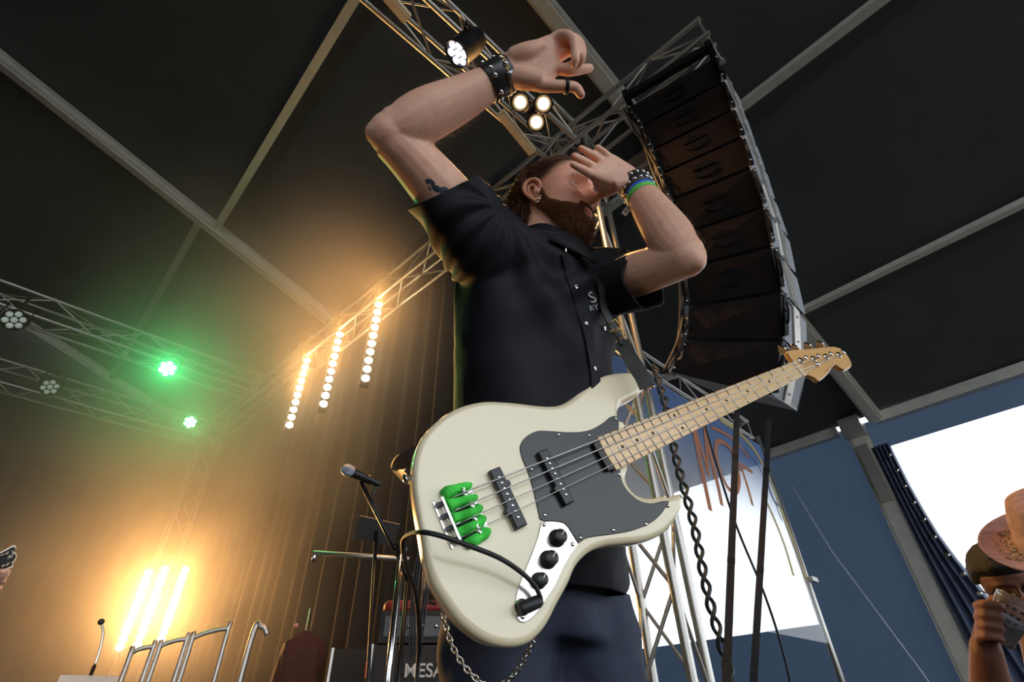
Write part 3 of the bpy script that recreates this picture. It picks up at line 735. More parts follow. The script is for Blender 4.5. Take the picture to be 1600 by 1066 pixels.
# eyebrows
for sg in (-1, 1):
    eb = Hair()
    for k in range(120):
        u = rng.random(); y = lerp(.012, .052, u); z = .0305 + .006 * math.sin(u * 2.4) - .004 * u + rng.gauss(0, .0022)
        th = math.atan2(y / .075, .6) ; 
        best = min((head_pt(sg * t, z) for t in np.linspace(.05, 1.2, 60)), key=lambda p: abs(abs(p.y) - y)); 
        d = V((.25, sg * 1.0, .35 - .8 * u)).normalized(); eb.strand([HP(best - V((.001, 0, 0))), HP(best + d * .0035 + V((.0012, 0, 0))), HP(best + d * .0075 + V((.0004, 0, 0)))], .0003)
    eb.build('eyebrow', M_BROW, player)
# hair: short swept top, curly length behind the ears and down the nape
hh = Hair()
for k in range(5200):                                    # top
    th = rng.uniform(-math.pi, math.pi); z = rng.uniform(.04, .127); p = head_pt(th, z)
    hl = .040 + max(0., p.x) * .9
    if p.z < hl or p.x > .07: continue
    n = head_nrm(th, z); d = (n * .28 + V((-.9, 0, .0)) + V((rng.gauss(0, .3), rng.gauss(0, .3), rng.gauss(0, .2)))).normalized(); l = rng.uniform(.018, .034) * lerp(.3, 1, sstep(.05, .09, z))
    hh.strand([HP(p), HP(p + d * l * .5), HP(p + d * l - n * .004)], .0006)
for k in range(1500):                                    # curly back
    th = rng.choice((-1, 1)) * rng.uniform(1.95, math.pi); z = rng.uniform(-.06, .11); p = head_pt(th, z); n = head_nrm(th, z)
    if p.x > -.035: continue
    l = lerp(.155, .06, sstep(-.04, .1, p.z)) * rng.uniform(.6, 1.1) ; ph = rng.uniform(0, 6.28); cr = rng.uniform(.004, .008); tn = rng.uniform(1.2, 2.4); pts = []
    m = 9; pos = V(p)
    for i in range(m):
        u = i / (m - 1); off = V((math.cos(ph + u * tn * 6.28), math.sin(ph + u * tn * 6.28), .3 * math.sin(ph + u * 9))) * cr * min(1, u * 3)
        pos2 = p + n * (.012 * math.sin(min(1, u * 2) * 1.57) + .012 * u) + V((-.12 * u, 0, -1)) * (l * u) + off; pts.append(HP(pos2))
    hh.strand(pts, rng.uniform(.0007, .0013))
hh.build('hair', M_HAIR, player)
shell('hair_undercoat', lambda q: (.012 if q.x < -.04 else (.006 * sstep(-.03, -.045, q.x) if q.z < .07 else 0)) + (.010 * sstep(lerp(.088, .062, sstep(.06, -.03, q.x)), .11, q.z) if q.x < .066 else 0), M_HAIR, (-.07, .1279), (.0, 2 * math.pi), 50, 110)
# ear rings
for (x, z) in ((-.004, -.031), (.0015, -.024)):
    c = V((x - .002, -.0765, z - .004)); MB().tube([HP(c + V((math.sin(a) * .0012, -abs(math.cos(a)) * .002 + .001, math.cos(a) * .0062)) + V((math.sin(a) * .0045, 0, 0))) for a in [2 * math.pi * i / 16 for i in range(16)]], .0013, 6, closed=True).build('earring', M_CHROME, player)
# fine hairs on the forearms
ah = Hair()
def arm_hair(a, b, r, n, droop=V((0, 0, -.2))):
    ax = (b - a).normalized(); s1 = ax.orthogonal().normalized(); s2 = ax.cross(s1)
    for k in range(n):
        u = rng.random(); t = rng.uniform(0, 6.283); nn = s1 * math.cos(t) + s2 * math.sin(t); rr = r(u); p = a.lerp(b, u) + nn * (rr * .93)
        d = (nn * .8 + ax * .55 + V((rng.gauss(0, .35), rng.gauss(0, .35), rng.gauss(0, .35)))).normalized(); l = rng.uniform(.007, .017)
        ah.strand([p, p + d * l * .55, p + d * l + ax * l * .2], .00009)
arm_hair(ELR, WRR, lambda u: interp(u, [0, .3, .62, 1], [.045, .0475, .04, .029]), 1900)
arm_hair(ELL, WRL, lambda u: interp(u, [0, .3, .62, 1], [.042, .045, .038, .028]), 1200)
M_AHAIR = mat('pale_arm_hair', (.5, .3, .17), .5, var=.2)
ah.build('arm_hair', M_AHAIR, player)
tag(bpy.data.objects['arm_hair'], kind='stuff')

# --- shirt
HIP = P(850, 935, .985)
_ty = math.radians(33); TF0 = V((math.sin(_ty), -math.cos(_ty), 0)); TW = V((math.cos(_ty), math.sin(_ty), 0))     # facing / towards his left
secs = [(P(850, 915, .99), .172, .14), (P(846, 840, .99), .168, .135), (P(841, 740, 1.0), .157, .128), (P(836, 640, 1.03), .152, .124), (P(836, 560, 1.065), .158, .128), (P(838, 490, 1.1), .170, .13), (P(843, 440, 1.125), .168, .118), (P(850, 405, 1.14), .14, .097), (P(857, 384, 1.15), .085, .078), (P(860, 372, 1.155), .07, .066)]
def torso_tube(mb, secs, n=40):
    cs = spline([s[0] for s in secs], 6); ab = spline([V((s[1], s[2], 0)) for s in secs], 6); vs = []; fs = []
    for i, c in enumerate(cs):
        d = (cs[min(len(cs) - 1, i + 1)] - cs[max(0, i - 1)]).normalized(); w = (TW - d * TW.dot(d)).normalized(); f = w.cross(d) * -1
        if f.dot(TF0) < 0: f = -f
        for k in range(n):
            a = 2 * math.pi * k / n; ca, sa = math.cos(a), math.sin(a); e = 2 / 2.4
            vs.append(c + w * (ab[i].x * math.copysign(abs(ca) ** e, ca)) + f * (ab[i].y * math.copysign(abs(sa) ** e, sa)))
    m = len(cs)
    for i in range(m - 1):
        for k in range(n): fs.append((i * n + k, (i + 1) * n + k, (i + 1) * n + (k + 1) % n, i * n + (k + 1) % n))
    fs += [tuple(range(n)), tuple(reversed([(m - 1) * n + k for k in range(n)]))]
    b = len(mb.v); mb.add(vs, fs, True)
sh = MB(); torso_tube(sh, secs)
aR = (ELR - SHR).normalized(); aL = (ELL - SHL).normalized()
HEMR = SHR.lerp(ELR, .47); HEML = SHL.lerp(ELL, .57) + V((.004, 0, -.018))
CUTR = HEMR; CUTL = HEML
limb(sh, [SHR + V((.09, .1, -.05)), SHR + V((.02, .03, -.015)), SHR + aR * .06, HEMR, HEMR + aR * .05], [.095, .09, .078, .069, .069], 24)
limb(sh, [SHL + V((-.09, -.02, -.05)), SHL + V((-.02, 0, -.01)), SHL + aL * .06, HEML, HEML + aL * .05], [.085, .082, .072, .062, .062], 24)
limb(sh, [SHR + V((0, .03, .0)), P(800, 378, 1.12), P(840, 372, 1.15)], [.07, .06, .05], 16)      # trapezius slopes
limb(sh, [SHL + V((-.01, .0, .0)), P(905, 425, 1.16), P(875, 395, 1.16)], [.062, .055, .05], 16)
shm = remeshed(sh, 'shirt', .0052, 6)
bm = bmesh.new(); bm.from_mesh(shm)
def fold(p):
    """cloth relief: drag folds radiating from the raised shoulders plus broad creases"""
    r1 = (p - SHR); r2 = (p - SHL); u = V((p.dot(TW), p.z, 0))
    d1 = r1.length; d2 = r2.length
    ang = math.atan2(p.z - SHR.z, (p - SHR).dot(TW)); ang2 = math.atan2(p.z - SHL.z, (p - SHL).dot(TW))
    a = .0065 * math.sin(ang * 13 + 2.0 * mnoise.noise(p * 5)) * sstep(.03, .14, d1) * (1 - sstep(.3, .55, d1))
    b = .005 * math.sin(ang2 * 12 + 2 * mnoise.noise(p * 5 + V((7, 0, 0)))) * sstep(.03, .12, d2) * (1 - sstep(.22, .42, d2))
    c = .010 * mnoise.noise(V((p.x * 5, p.y * 5, p.z * 3.2))) + .006 * mnoise.noise(V((p.x * 9 + p.z * 7, p.y * 9, p.z * 5 - p.x * 6)))
    e = .0012 * mnoise.noise(p * 26)
    hem = min(1., sstep(.0, .07, (p - HEML).length - .03)) * min(1., sstep(0., .07, (p - HEMR).length - .03))
    return (a + b + c) * (.35 + .65 * hem) + e
bm.normal_update()
for v in bm.verts: v.co += v.normal * fold(v.co)
def cut(bm, co, no, centre, rad):
    g = [f for f in bm.faces if (f.calc_center_median() - centre).length < rad]
    es = {e for f in g for e in f.edges}; vs_ = {v for f in g for v in f.verts}
    bmesh.ops.bisect_plane(bm, geom=list(vs_) + list(es) + g, plane_co=co, plane_no=no, clear_outer=False)
    dl = [f for f in bm.faces if (f.calc_center_median() - centre).length < rad and (f.calc_center_median() - co).dot(no) > 1e-5]
    bmesh.ops.delete(bm, geom=dl, context='FACES')
cut(bm, CUTR, (aR + V((.28, .1, .12))).normalized(), CUTR + aR * .05, .125)
cut(bm, CUTL, (aL + V((-.05, 0, .12))).normalized(), CUTL + aL * .05, .115)
nkc = P(862, 372, 1.15); cut(bm, NKB + V((0, .01, .0)), ((HM @ V((-.02, 0, -.05))) - NKB).normalized(), nkc, .12)
dn = V((0, 0, -1)); cut(bm, V((0, 0, (P(950, 930, .93)).z)), dn, P(850, 940, .985), .35)
bm.to_mesh(shm); bm.free(); shm.materials.append(M_SHIRT); shirt = link('shirt', shm, player)
so = shirt.modifiers.new('thickness', 'SOLIDIFY'); so.thickness = .0035; so.offset = -1
bvh_shirt = None
def get_bvh(me):
    b = bmesh.new(); b.from_mesh(me); t = BVHTree.FromBMesh(b); b.free(); return t
SBVH = get_bvh(shm)
def on_shirt(px, py, off=.0015):
    d = ray(px, py).normalized(); h = SBVH.ray_cast(CAM, d)
    if h[0] is None: return None, None
    n = h[1] if h[1].dot(d) < 0 else -h[1]; return h[0] + n * off, n
# hems and placket as raised bands following the cloth
def band(name, pxs, w, m, off=.002, th=.0012, sub=6):
    pts = [on_shirt(p.x, p.y, off) for p in spline([V((*q, 0)) for q in pxs], sub)]; pts = [(a, n) for a, n in pts if a is not None]
    mb = MB(); vs = []; fs = []
    for i, (a, n) in enumerate(pts):
        d = (pts[min(len(pts) - 1, i + 1)][0] - pts[max(0, i - 1)][0]).normalized(); s = d.cross(n).normalized()
        vs += [a - s * w / 2 - n * th, a - s * w / 2 + n * th, a + s * w / 2 + n * th, a + s * w / 2 - n * th]
    for i in range(len(pts) - 1):
        for k in range(4): fs.append((i * 4 + k, i * 4 + (k + 1) % 4, i * 4 + 4 + (k + 1) % 4, i * 4 + 4 + k))
    return mb.add(vs, fs, False).build(name, m, player)
band('placket', [(882, 398), (892, 425), (901, 455), (910, 490), (919, 530), (926, 570), (930, 600), (930, 625)], .025, M_SHIRT)
# collar: a folded band round the neck
cl = MB(); ring = []
NA = ((HM @ V((-.02, 0, -.05))) - NKB).normalized(); NA = (NA + HF * .1).normalized(); NC = NKB + V((-.004, .01, -.012))
w_ = HL; f_ = w_.cross(NA).normalized()
if f_.dot(HF) < 0: f_ = -f_
K = 48; vs = []; fs = []
for k in range(K + 1):
    a = lerp(-math.pi * .93, math.pi * .93, k / K) + math.pi; ca, sa = math.cos(a), math.sin(a); fr = max(0, ca)
    o_ = f_ * ca + w_ * sa; dr = -.028 * sstep(.2, 1, fr) ; c0 = NC + NA * dr + f_ * (.012 * fr)
    for (rr, hh_) in ((.070, -.012), (.072, .012), (.0745, .026), (.079, .024), (.088, .0), (.094 + .008 * fr, -.022 - .01 * fr)):
        vs.append(c0 + o_ * rr * (1.0 + .05 * abs(sa)) + NA * hh_)
for k in range(K):
    for j in range(5): q = k * 6 + j; fs.append((q, q + 6, q + 7, q + 1))
co_ = cl.add(vs, fs, True).build('collar', M_SHIRT, player); co_.modifiers.new('thickness', 'SOLIDIFY').thickness = .002
# snaps, pocket ring, collar pin
def snap(px, py, r, m, name='shirt_snap'):
    a, n = on_shirt(px, py, .0035)
    if a is None: return
    MB().lathe([(r, 0), (r * 1.0, .001), (r * .75, .0022), (r * .6, .0014), (.0005, .0014)], frame(a, z=n), 16).build(name, m, player)
for q in ((899, 449), (914, 507), (927, 576)): snap(*q, .0044, M_CHROME)
snap(942.5, 513, .0046, M_CHROME, 'eyelet')
a, n = on_shirt(882, 394, .004)
if a is not None: MB().tube([a - V((0, 0, .010)), a + V((0, 0, .004)), a + V((.002, -.002, .009))], [.001, .0024, .0012], 8).build('collar_pin', M_CHROME, player)
# printed letters on the chest
def text_on(txt, px, py, h, m, name, rollto, parent, caster, off=.0016, shear=0):
    cu = bpy.data.curves.new(name, 'FONT'); cu.body = txt; cu.align_x = 'CENTER'; cu.align_y = 'CENTER'; cu.size = 1; cu.offset = .012; cu.resolution_u = 3
    o = bpy.data.objects.new(name + '_t', cu); COL.objects.link(o); dg = bpy.context.evaluated_depsgraph_get()
    me = bpy.data.meshes.new_from_object(o.evaluated_get(dg)); bpy.data.objects.remove(o)
    a, n = caster(px, py)
    b, n2 = caster(*rollto)
    x = (b - a).normalized(); x = (x - n * x.dot(n)).normalized(); y = n.cross(x)
    for v in me.vertices:
        q = a + x * (v.co.x * h) + y * (v.co.y * h); v.co = q + n * off
    me.materials.append(m); return me, link(name, me, parent)
M_PRINT = mat('grey_print', hexcol(150, 150, 150), .7, var=.3, scale=90)
for (t_, q, rt, h_) in (('S', (924.5, 467), (942, 463), .033), ('RY', (927, 482), (945, 478), .016)):
    try:
        me, o = text_on(t_, *q, h_, M_PRINT, 'chest_print', rt, player, lambda x, y: on_shirt(x, y, .0045))
        for v in me.vertices:
            h = SBVH.find_nearest(v.co)
            if h[0] is not None:
                nn = h[1] if h[1].dot(CAM - h[0]) > 0 else -h[1]; v.co = h[0] + nn * .004
    except Exception as ex: print('print failed', ex)

# --- trousers, belt line and shoes
tr = MB(); hipc = HIP + V((.0, .02, -.03)); hR = hipc - TW * .095; hL = hipc + TW * .095
stg = .65
limb(tr, [hipc + V((0, 0, .13)), hipc + V((0, 0, .04)), hipc + V((0, 0, -.05))], [.15, .165, .15], 26, .78, TF0)
kR = V((hR.x - .03, hR.y + .02, stg + .50)); kL = V((hL.x + .05, hL.y + .03, stg + .50))
fR = V((kR.x - .02, kR.y + .05, stg + .07)); fL = V((kL.x + .03, kL.y + .05, stg + .07))
limb(tr, [hR + V((0, 0, .04)), hR.lerp(kR, .3), kR, kR.lerp(fR, .6), fR], [.105, .102, .078, .07, .068], 22)
limb(tr, [hL + V((0, 0, .04)), hL.lerp(kL, .3), kL, kL.lerp(fL, .6), fL], [.105, .102, .078, .07, .068], 22)
trm = remeshed(tr, 'trousers', .009, 6); bm = bmesh.new(); bm.from_mesh(trm); bm.normal_update()
for v in bm.verts:
    p = v.co; v.co = p + v.normal * (.010 * mnoise.noise(V((p.x * 7, p.y * 7, p.z * 9 + p.x * 5))) + .005 * mnoise.noise(p * 19 + V((p.z * 8, 0, 0))))
bm.to_mesh(trm); bm.free(); trm.materials.append(M_TROUS); link('trousers', trm, player)
for f in (fR, fL):
    s = MB(); pts = [f + V((0, .09, -.02)), f + V((.0, .04, -.02)), f + TF0 * .06 + V((0, 0, -.025)), f + TF0 * .14 + V((0, 0, -.032)), f + TF0 * .19 + V((0, 0, -.035))]
    limb(s, pts, [.03, .045, .046, .042, .024], 16, .8); s.build('shoe', M_LEATHER, player)

# --- wrist wear, ring, tattoo
def cuff(name, label, c, ax, r, w, m, th=.004, group=None, flat=1., studs=None, ref=None, cat='wristband', prof=None):
    ax = V(ax).normalized(); o = thing(name, label, cat, c, group); M = frame(c, z=ax, x=ref)
    M = M @ Matrix.Diagonal((1, flat, 1, 1))
    mb = MB(); n = 40; pr = [(r - .0005, -w / 2), (r + th * .8, -w / 2), (r + th, -w / 2 + .002), (r + th, w / 2 - .002), (r + th * .8, w / 2), (r - .0005, w / 2)]
    vs = []; fs = []
    for (q, z) in pr: vs += [V((q * math.cos(2 * math.pi * k / n), q * math.sin(2 * math.pi * k / n), z)) for k in range(n)]
    for i in range(len(pr)):
        for k in range(n): j = (i + 1) % len(pr); fs.append((i * n + k, i * n + (k + 1) % n, j * n + (k + 1) % n, j * n + k))
    mb.add(vs, fs, True, M).build('band', m, o); return o, M
rightax = (WRR - ELR).normalized()
cR = WRR.lerp(ELR, .055)
o, M = cuff('leather_cuff', 'wide black leather cuff with studs on the raised wrist', cR, rightax, .0305, .05, M_LEATHER, .005)
for a in range(14):
    for zz in (-.014, .014):
        an = a / 14 * 2 * math.pi + (.2 if zz > 0 else 0)
        if (a + (zz > 0)) % 3 == 2: continue
        d = V((math.cos(an), math.sin(an), 0)); MB().lathe([(.0052, 0), (.005, .0015), (.0035, .0042), (.0005, .0052)], M @ frame(d * .0352 + V((0, 0, zz)), z=d), 12).build('stud', M_CHROME, o)
# steel plate on the side towards the camera
tocam = (CAM - cR); tl = M.inverted().to_3x3() @ tocam; an = math.atan2(tl.y, tl.x) + .5
for k, (da, sz) in enumerate(((0.0, .026),)):
    vs = []; fs = []; m_ = 9
    for i in range(m_):
        q = an - .0 + lerp(-.55, .55, i / (m_ - 1))
        for zz in (-.02, -.006): vs.append(V((math.cos(q) * .0362, math.sin(q) * .0362, -zz + .0))); vs.append(V((math.cos(q) * .0378, math.sin(q) * .0378, -zz)))
    for i in range(m_ - 1):
        b = i * 4; fs += [(b + 1, b + 3, b + 7, b + 5), (b, b + 4, b + 6, b + 2), (b, b + 1, b + 5, b + 4), (b + 2, b + 6, b + 7, b + 3)]
    fs += [(0, 2, 3, 1), (m_ * 4 - 4, m_ * 4 - 3, m_ * 4 - 1, m_ * 4 - 2)]
    MB().add(vs, fs, True, M).build('buckle_plate', mat('dull_steel', (.32, .33, .35), .35, .9), o)
# gold chain bracelet between cuff and palm
LINK = MB().tube([V((.0034 * math.cos(a), .0022 * math.sin(a), 0)) for a in [2 * math.pi * i / 12 for i in range(12)]], .0009, 6, closed=True).mesh('chain_link')
GLK = LINK.copy(); GLK.materials.append(M_GOLD)
gb = thing('gold_bracelet', 'thin gold chain bracelet at the base of the raised hand', 'bracelet', WRR)
Mg = frame(WRR + rightax * .004, z=(rightax + V((.0, .1, -.25))).normalized())
for k in range(34):
    a = 2 * math.pi * k / 34; p = V((.0352 * math.cos(a), .0352 * math.sin(a), 0)); M2 = Mg @ Matrix.Translation(p) @ Matrix.Rotation(a + math.pi / 2, 4, 'Z') @ Matrix.Rotation((k % 2) * math.pi / 2, 4, 'X'); link('chain_link', GLK, gb, M2)
# thumb ring
tr_ = thing('thumb_ring', 'black metal ring on the thumb of the raised hand', 'ring', P(885, 135, .936))
a0, a1 = P(881, 134.8, .9355), P(889, 135.3, .937); ax = (a1 - a0).normalized(); MB().lathe([(.0118, -.0035), (.0138, -.003), (.0142, 0), (.0138, .003), (.0118, .0035)], frame((a0 + a1) / 2, z=ax), 24).build('ring_band', M_BLACKM, tr_)
# left wrist
leftax = (WRL - ELL).normalized(); cL = WRL.lerp(ELL, .06)
o, M = cuff('leather_cuff', 'black studded leather cuff on the wrist by the face', cL, leftax, .0295, .036, M_LEATHER, .0045)
for a in range(16):
    for zz in (-.009, .009):
        q = a / 16 * 2 * math.pi; d = V((math.cos(q), math.sin(q), 0)); MB().lathe([(.0042, 0), (.004, .0012), (.0028, .0032), (.0005, .004)], M @ frame(d * .0338 + V((0, 0, zz)), z=d), 10).build('stud', M_CHROME, o)
cuff('blue_wristband', 'blue band just below the studded cuff', WRL.lerp(ELL, .155), leftax, .0315, .008, mat('blue_silicone', hexcol(38, 98, 205), .4, var=.05), .0025)
cuff('green_wristband', 'bright green band below the blue wristband', WRL.lerp(ELL, .198), leftax, .0325, .011, mat('green_silicone', hexcol(96, 205, 88), .45, var=.05), .0025)
tg = thing('fabric_festival_band', 'white fabric festival tag dangling from the wrist', 'wristband', P(985, 325, 1.08))
Mt = frame(P(980, 328, 1.075), z=CAM - P(980, 328, 1.075), x=RGT * .6 + UPV * .8)
MB().extrude([(-.012, -.006), (.012, -.006), (.012, .006), (-.012, .006)], -.0004, .0004, Mt).build('tag', mat('tag_cloth', hexcol(226, 222, 214), .8, var=.06), tg)
for q in range(3): MB().box((-.005 + q * .005, .0, .0006), (.0022, .007 - q * .002, .0004), None, Mt).build('tag_print', M_DOT if 'M_DOT' in globals() else M_BLACK, tg)
for s_ in (-1, 1): MB().tube(spline([P(983, 322, 1.074), P(989 + s_ * 2, 317, 1.074), P(993 + s_, 309, 1.076), P(996, 303, 1.078)], 5), .0013, 6).build('tie', MATS['tag_cloth'], tg)
GL2 = LINK.copy(); GL2.materials.append(M_GOLD)
g2 = thing('gold_bracelet', 'gold chain bracelet hanging under the studded cuff', 'bracelet', WRL)
for k, p in enumerate(spline([P(968, 293, 1.068), P(974, 303, 1.062), P(984, 313, 1.064), P(992, 316, 1.07)], 7)): link('chain_link', GL2, g2, Matrix.Translation(p) @ Matrix.Rotation(k * 1.2, 4, 'X') @ Matrix.Rotation(.8, 4, 'Y'))
# tattoo on the upper arm: flat ink shapes laid on the skin
BB = get_bvh(body)
M_INK = mat('tattoo_ink', hexcol(54, 66, 78), .55, var=.3, scale=60)
def ink(poly_):
    vs = []; 
    c = V((sum(q[0] for q in poly_) / len(poly_), sum(q[1] for q in poly_) / len(poly_), 0))
    pp = cspline([V((*q, 0)) for q in poly_], 3); rings = [c] + [c.lerp(q, .5) for q in pp] + pp; out = []
    for q in rings:
        d = ray(q.x, q.y).normalized(); h = BB.ray_cast(CAM, d)
        if h[0] is None: return
        out.append(h[0] - d * .0005)
    k = len(pp); fs = [(0, 1 + (i + 1) % k, 1 + i) for i in range(k)] + [(1 + i, 1 + (i + 1) % k, 1 + k + (i + 1) % k, 1 + k + i) for i in range(k)]
    MB().add(out, fs, True).build('tattoo', M_INK, player)
ink([(664, 282), (670, 279), (677, 282), (680, 288), (676, 292), (672, 287), (667, 288)]); ink([(674, 291), (683, 290), (689, 295), (685, 301), (678, 298)]); ink([(686, 294), (696, 292), (702, 298), (697, 305), (689, 303)])
ink([(668, 290), (672, 293), (675, 298), (671, 297)])
# wallet chain under the bass
SLK = LINK.copy(); SLK.materials.append(M_CHROME)
wc = thing('wallet_chain', 'steel wallet chain hanging in a loop below the bass', 'chain', P(770, 1060, .72))
cp_ = spline([P(690, 950, .80), P(698, 985, .79), P(712, 1020, .775), P(735, 1052, .76), P(765, 1073, .75), P(795, 1062, .745), P(815, 1036, .74), P(831, 1005, .735), P(838, 985, .735)], 6)
tot = 0; acc = [0]
for i in range(1, len(cp_)): tot += (cp_[i] - cp_[i - 1]).length; acc.append(tot)
nlk = int(tot / .0082)
for k in range(nlk):
    s = tot * (k + .5) / nlk; i = max(1, min(len(acc) - 1, int(np.searchsorted(acc, s)))); f = (s - acc[i - 1]) / (acc[i] - acc[i - 1]); p = cp_[i - 1].lerp(cp_[i], f); d = (cp_[i] - cp_[i - 1]).normalized()
    M2 = frame(p, z=d) @ Matrix.Rotation((k % 2) * math.pi / 2 + .4, 4, 'Z') @ Matrix.Rotation(math.pi / 2, 4, 'Y') @ Matrix.Diagonal((1.7, 1.7, 1.7, 1)); link('chain_link', SLK, wc, M2)
# ------------------------------------------------------------------ the bass guitar (local frame: x bridge->head, y bass side, z out of the face, nut at origin)
_R = [[-0.8268200444478032, -0.44326174764538445, 0.3462479417609451], [-0.2087153511749566, 0.8134247279709993, 0.5429347236171363], [-0.5223088322853131, 0.3766420515551349, -0.7650714010581552]]
_t = (0.660761602046527, -0.06440792676543516, 1.1837180753488654)
def c2w(a): return RGT * a[0] + UPV * a[1] + FWD * a[2]
_e = [c2w([r[k] for r in _R]) for k in range(3)]
BX, BY, BZ = -_e[0], _e[1], _e[2]
BM = Matrix.Translation(CAM + c2w(_t)) @ Matrix((BX, BY, BZ)).transposed().to_4x4()
BMI = BM.inverted()
def bl2(px, py, z):
    """pixel -> bass local x, y on the local plane z"""
    o = BMI @ CAM; d = (BMI.to_3x3() @ ray(px, py)); t = (z - o.z) / d.z; q = o + d * t; return (q.x, q.y)
SCL = .864
def fretx(n): return -SCL * (1 - 2 ** (-n / 12))
M_CREAM = mat('cream_lacquer', hexcol(233, 219, 184), .22, var=.025, scale=5, coat=.7)
M_GUARD = mat('black_pickguard', (.012, .013, .013), .28, var=.2, scale=5)
M_MAPLE = mat('maple_lacquer', hexcol(232, 192, 138), .3, var=.09, scale=10, stretch=(2, 22, 22), coat=.4)
M_MAPLEH = mat('maple_headstock', hexcol(222, 172, 108), .28, var=.08, scale=10, stretch=(2, 22, 22), coat=.5)
M_FRET = mat('fret_nickel', (.55, .55, .55), .25, 1, var=.05)
M_DOT = mat('black_dot', (.02, .015, .012), .4, var=.1)
M_PICKUP = mat('pickup_cover', (.02, .02, .024), .38, var=.15, scale=30)
M_PLATE = mat('polished_control_plate', (.66, .64, .61), .2, 1, var=.22, scale=22, bump=.05, bscale=30)  # darker mottling put in for the reflected surroundings
M_FOAM = mat('green_foam', hexcol(70, 214, 74), .75, var=.18, scale=40, bump=.3, bscale=160)
M_STRING = mat('steel_string', (.62, .6, .57), .3, 1, var=.1, scale=60)
M_NUT = mat('bone_nut', hexcol(232, 224, 200), .4, var=.05)
M_RUB = mat('black_rubber', (.014, .014, .015), .5, var=.2, scale=30)
bass = thing('bass_guitar', 'cream white four string bass guitar with black pickguard held by the player', 'bass guitar', BM @ V((-.8, 0, -.05)))
TOP = -.013                                   # face of the body below the fret plane
up_ = [(1008.5, 605), (1010.5, 598), (1001, 588), (979, 584), (951, 586.5), (931, 594), (908, 610.4), (890.7, 624.8), (873.5, 634.3), (856, 636.6), (833, 635), (798.6, 631), (764, 629), (741, 631.4), (715, 639), (692, 652), (671.8, 669.4), (657.4, 686.7), (648.8, 706.9), (644.5, 730), (644.5, 755.8), (647.4, 781.8), (651.7, 810.6), (656, 833.6), (663, 875), (674.6, 912.4)]
lo_ = [(689, 949.8), (706, 972.8), (726.4, 991.5), (749.4, 1005.8), (772.4, 1013), (795.4, 1013.6), (815.5, 1007.3), (832.8, 992.9), (847, 972.8), (858.6, 949.8), (870, 929.6), (878.8, 912.4), (887.4, 892.3), (898.9, 877.9), (913.3, 866.4), (933.4, 859.2), (959.3, 856.3), (991, 852.6), (1016.8, 843.4), (1034, 829), (1048.4, 807.4), (1052.7, 788.8), (1050, 779)]
cut_ = [(1046, 776), (1037.6, 774), (1017.5, 778), (998, 774), (983.5, 759.5), (978.6, 744.3)]
up2_ = [(966.8, 655), (966, 643), (970, 633), (981, 626), (997, 617.5)]
body2 = [bl2(*q, TOP - .010) for q in up_] + [bl2(*q, TOP - .030) for q in lo_] + [bl2(*q, TOP - .002) for q in cut_] + [(bl2(979, 724, TOP)[0] - .0, -.0315), (bl2(966.8, 664, TOP)[0] + .012, .0315)] + [bl2(*q, TOP - .004) for q in up2_]
body2 = [(p.x, p.y) for p in cspline([(x, y, 0) for x, y in body2], 4)]
_bf = [0 if (abs(q[1]) < .04 and q[0] > -.64) else 1 for q in body2]
_bf = [(_bf[i - 2] + _bf[i - 1] + _bf[i] + _bf[(i + 1) % len(_bf)] + _bf[(i + 2) % len(_bf)]) / 5 for i in range(len(_bf))]
MB().extrude(body2, TOP - .040, TOP, BM, .010, 5, bf=_bf).build('body', M_CREAM, bass)
def poly(px, z): return [bl2(*q, z) for q in px]
def smooth2(pts, n=4): return [(p.x, p.y) for p in cspline([(x, y, 0) for x, y in pts], n)]
def ccw(o):
    a = sum(o[i - 1][0] * o[i][1] - o[i][0] * o[i - 1][1] for i in range(len(o))); return o if a > 0 else o[::-1]
gp = [(966.2, 668), (966, 657), (961.5, 651), (952.7, 652.5), (942.6, 660.8), (925.3, 670.9), (908, 675.2), (885, 676), (856, 674), (838.9, 674.3), (824.5, 681), (815.9, 689.6), (812, 701), (815.9, 718.4), (824.5, 738.6), (833, 767.4), (838.9, 793.3), (843, 812)]
gp2 = [(850, 815), (876, 816.5), (885, 822), (893, 834), (903.7, 849.5)]
gp3 = [(912, 843.5), (922.4, 839.8), (951, 836), (985.8, 830), (1014.6, 818.5), (1033, 803), (1045.5, 783)]
gp4 = [(1034.7, 783.5), (1017.5, 787), (1000, 783.5), (985.8, 773.5), (974.3, 759), (969.5, 744), (968.5, 736)]
def osp(px, n=4): return [(q.x, q.y) for q in spline([(*bl2(*p, TOP), 0) for p in px], n)]
def resamp(o, step):
    out = []
    for i in range(len(o)):
        a = V((*o[i - 1], 0)); b = V((*o[i], 0)); n = max(1, int((b - a).length / step))
        for k in range(n): q = a.lerp(b, k / n); out.append((q.x, q.y))
    return out
guard = osp(gp) + osp(gp2, 2) + osp(gp3) + osp(gp4)
guard = ccw(guard); MB().extrude(guard, TOP - .001, TOP + .0022, BM, .0009, 2).build('pickguard', M_GUARD, bass)
cp = [(845, 816), (860, 815.3), (876, 817), (884.5, 822.5), (893, 835), (902.5, 851)]
cp2 = [(897, 860), (888, 873), (878, 891), (867.3, 915.3), (855.5, 934), (844.3, 949.8), (833, 964), (821.3, 972.5), (811.2, 971.5), (804.8, 961.3), (804, 946.9), (808.3, 921), (818.4, 895.1), (829.9, 866.4), (839.5, 840.5)]
plate = ccw(osp(cp, 3) + osp(cp2, 3)); cpl = MB().extrude(plate, TOP - .001, TOP + .0024, BM, .0008, 2).build('control_plate', M_PLATE, bass)
cpl['label'] = 'polished chrome control plate'
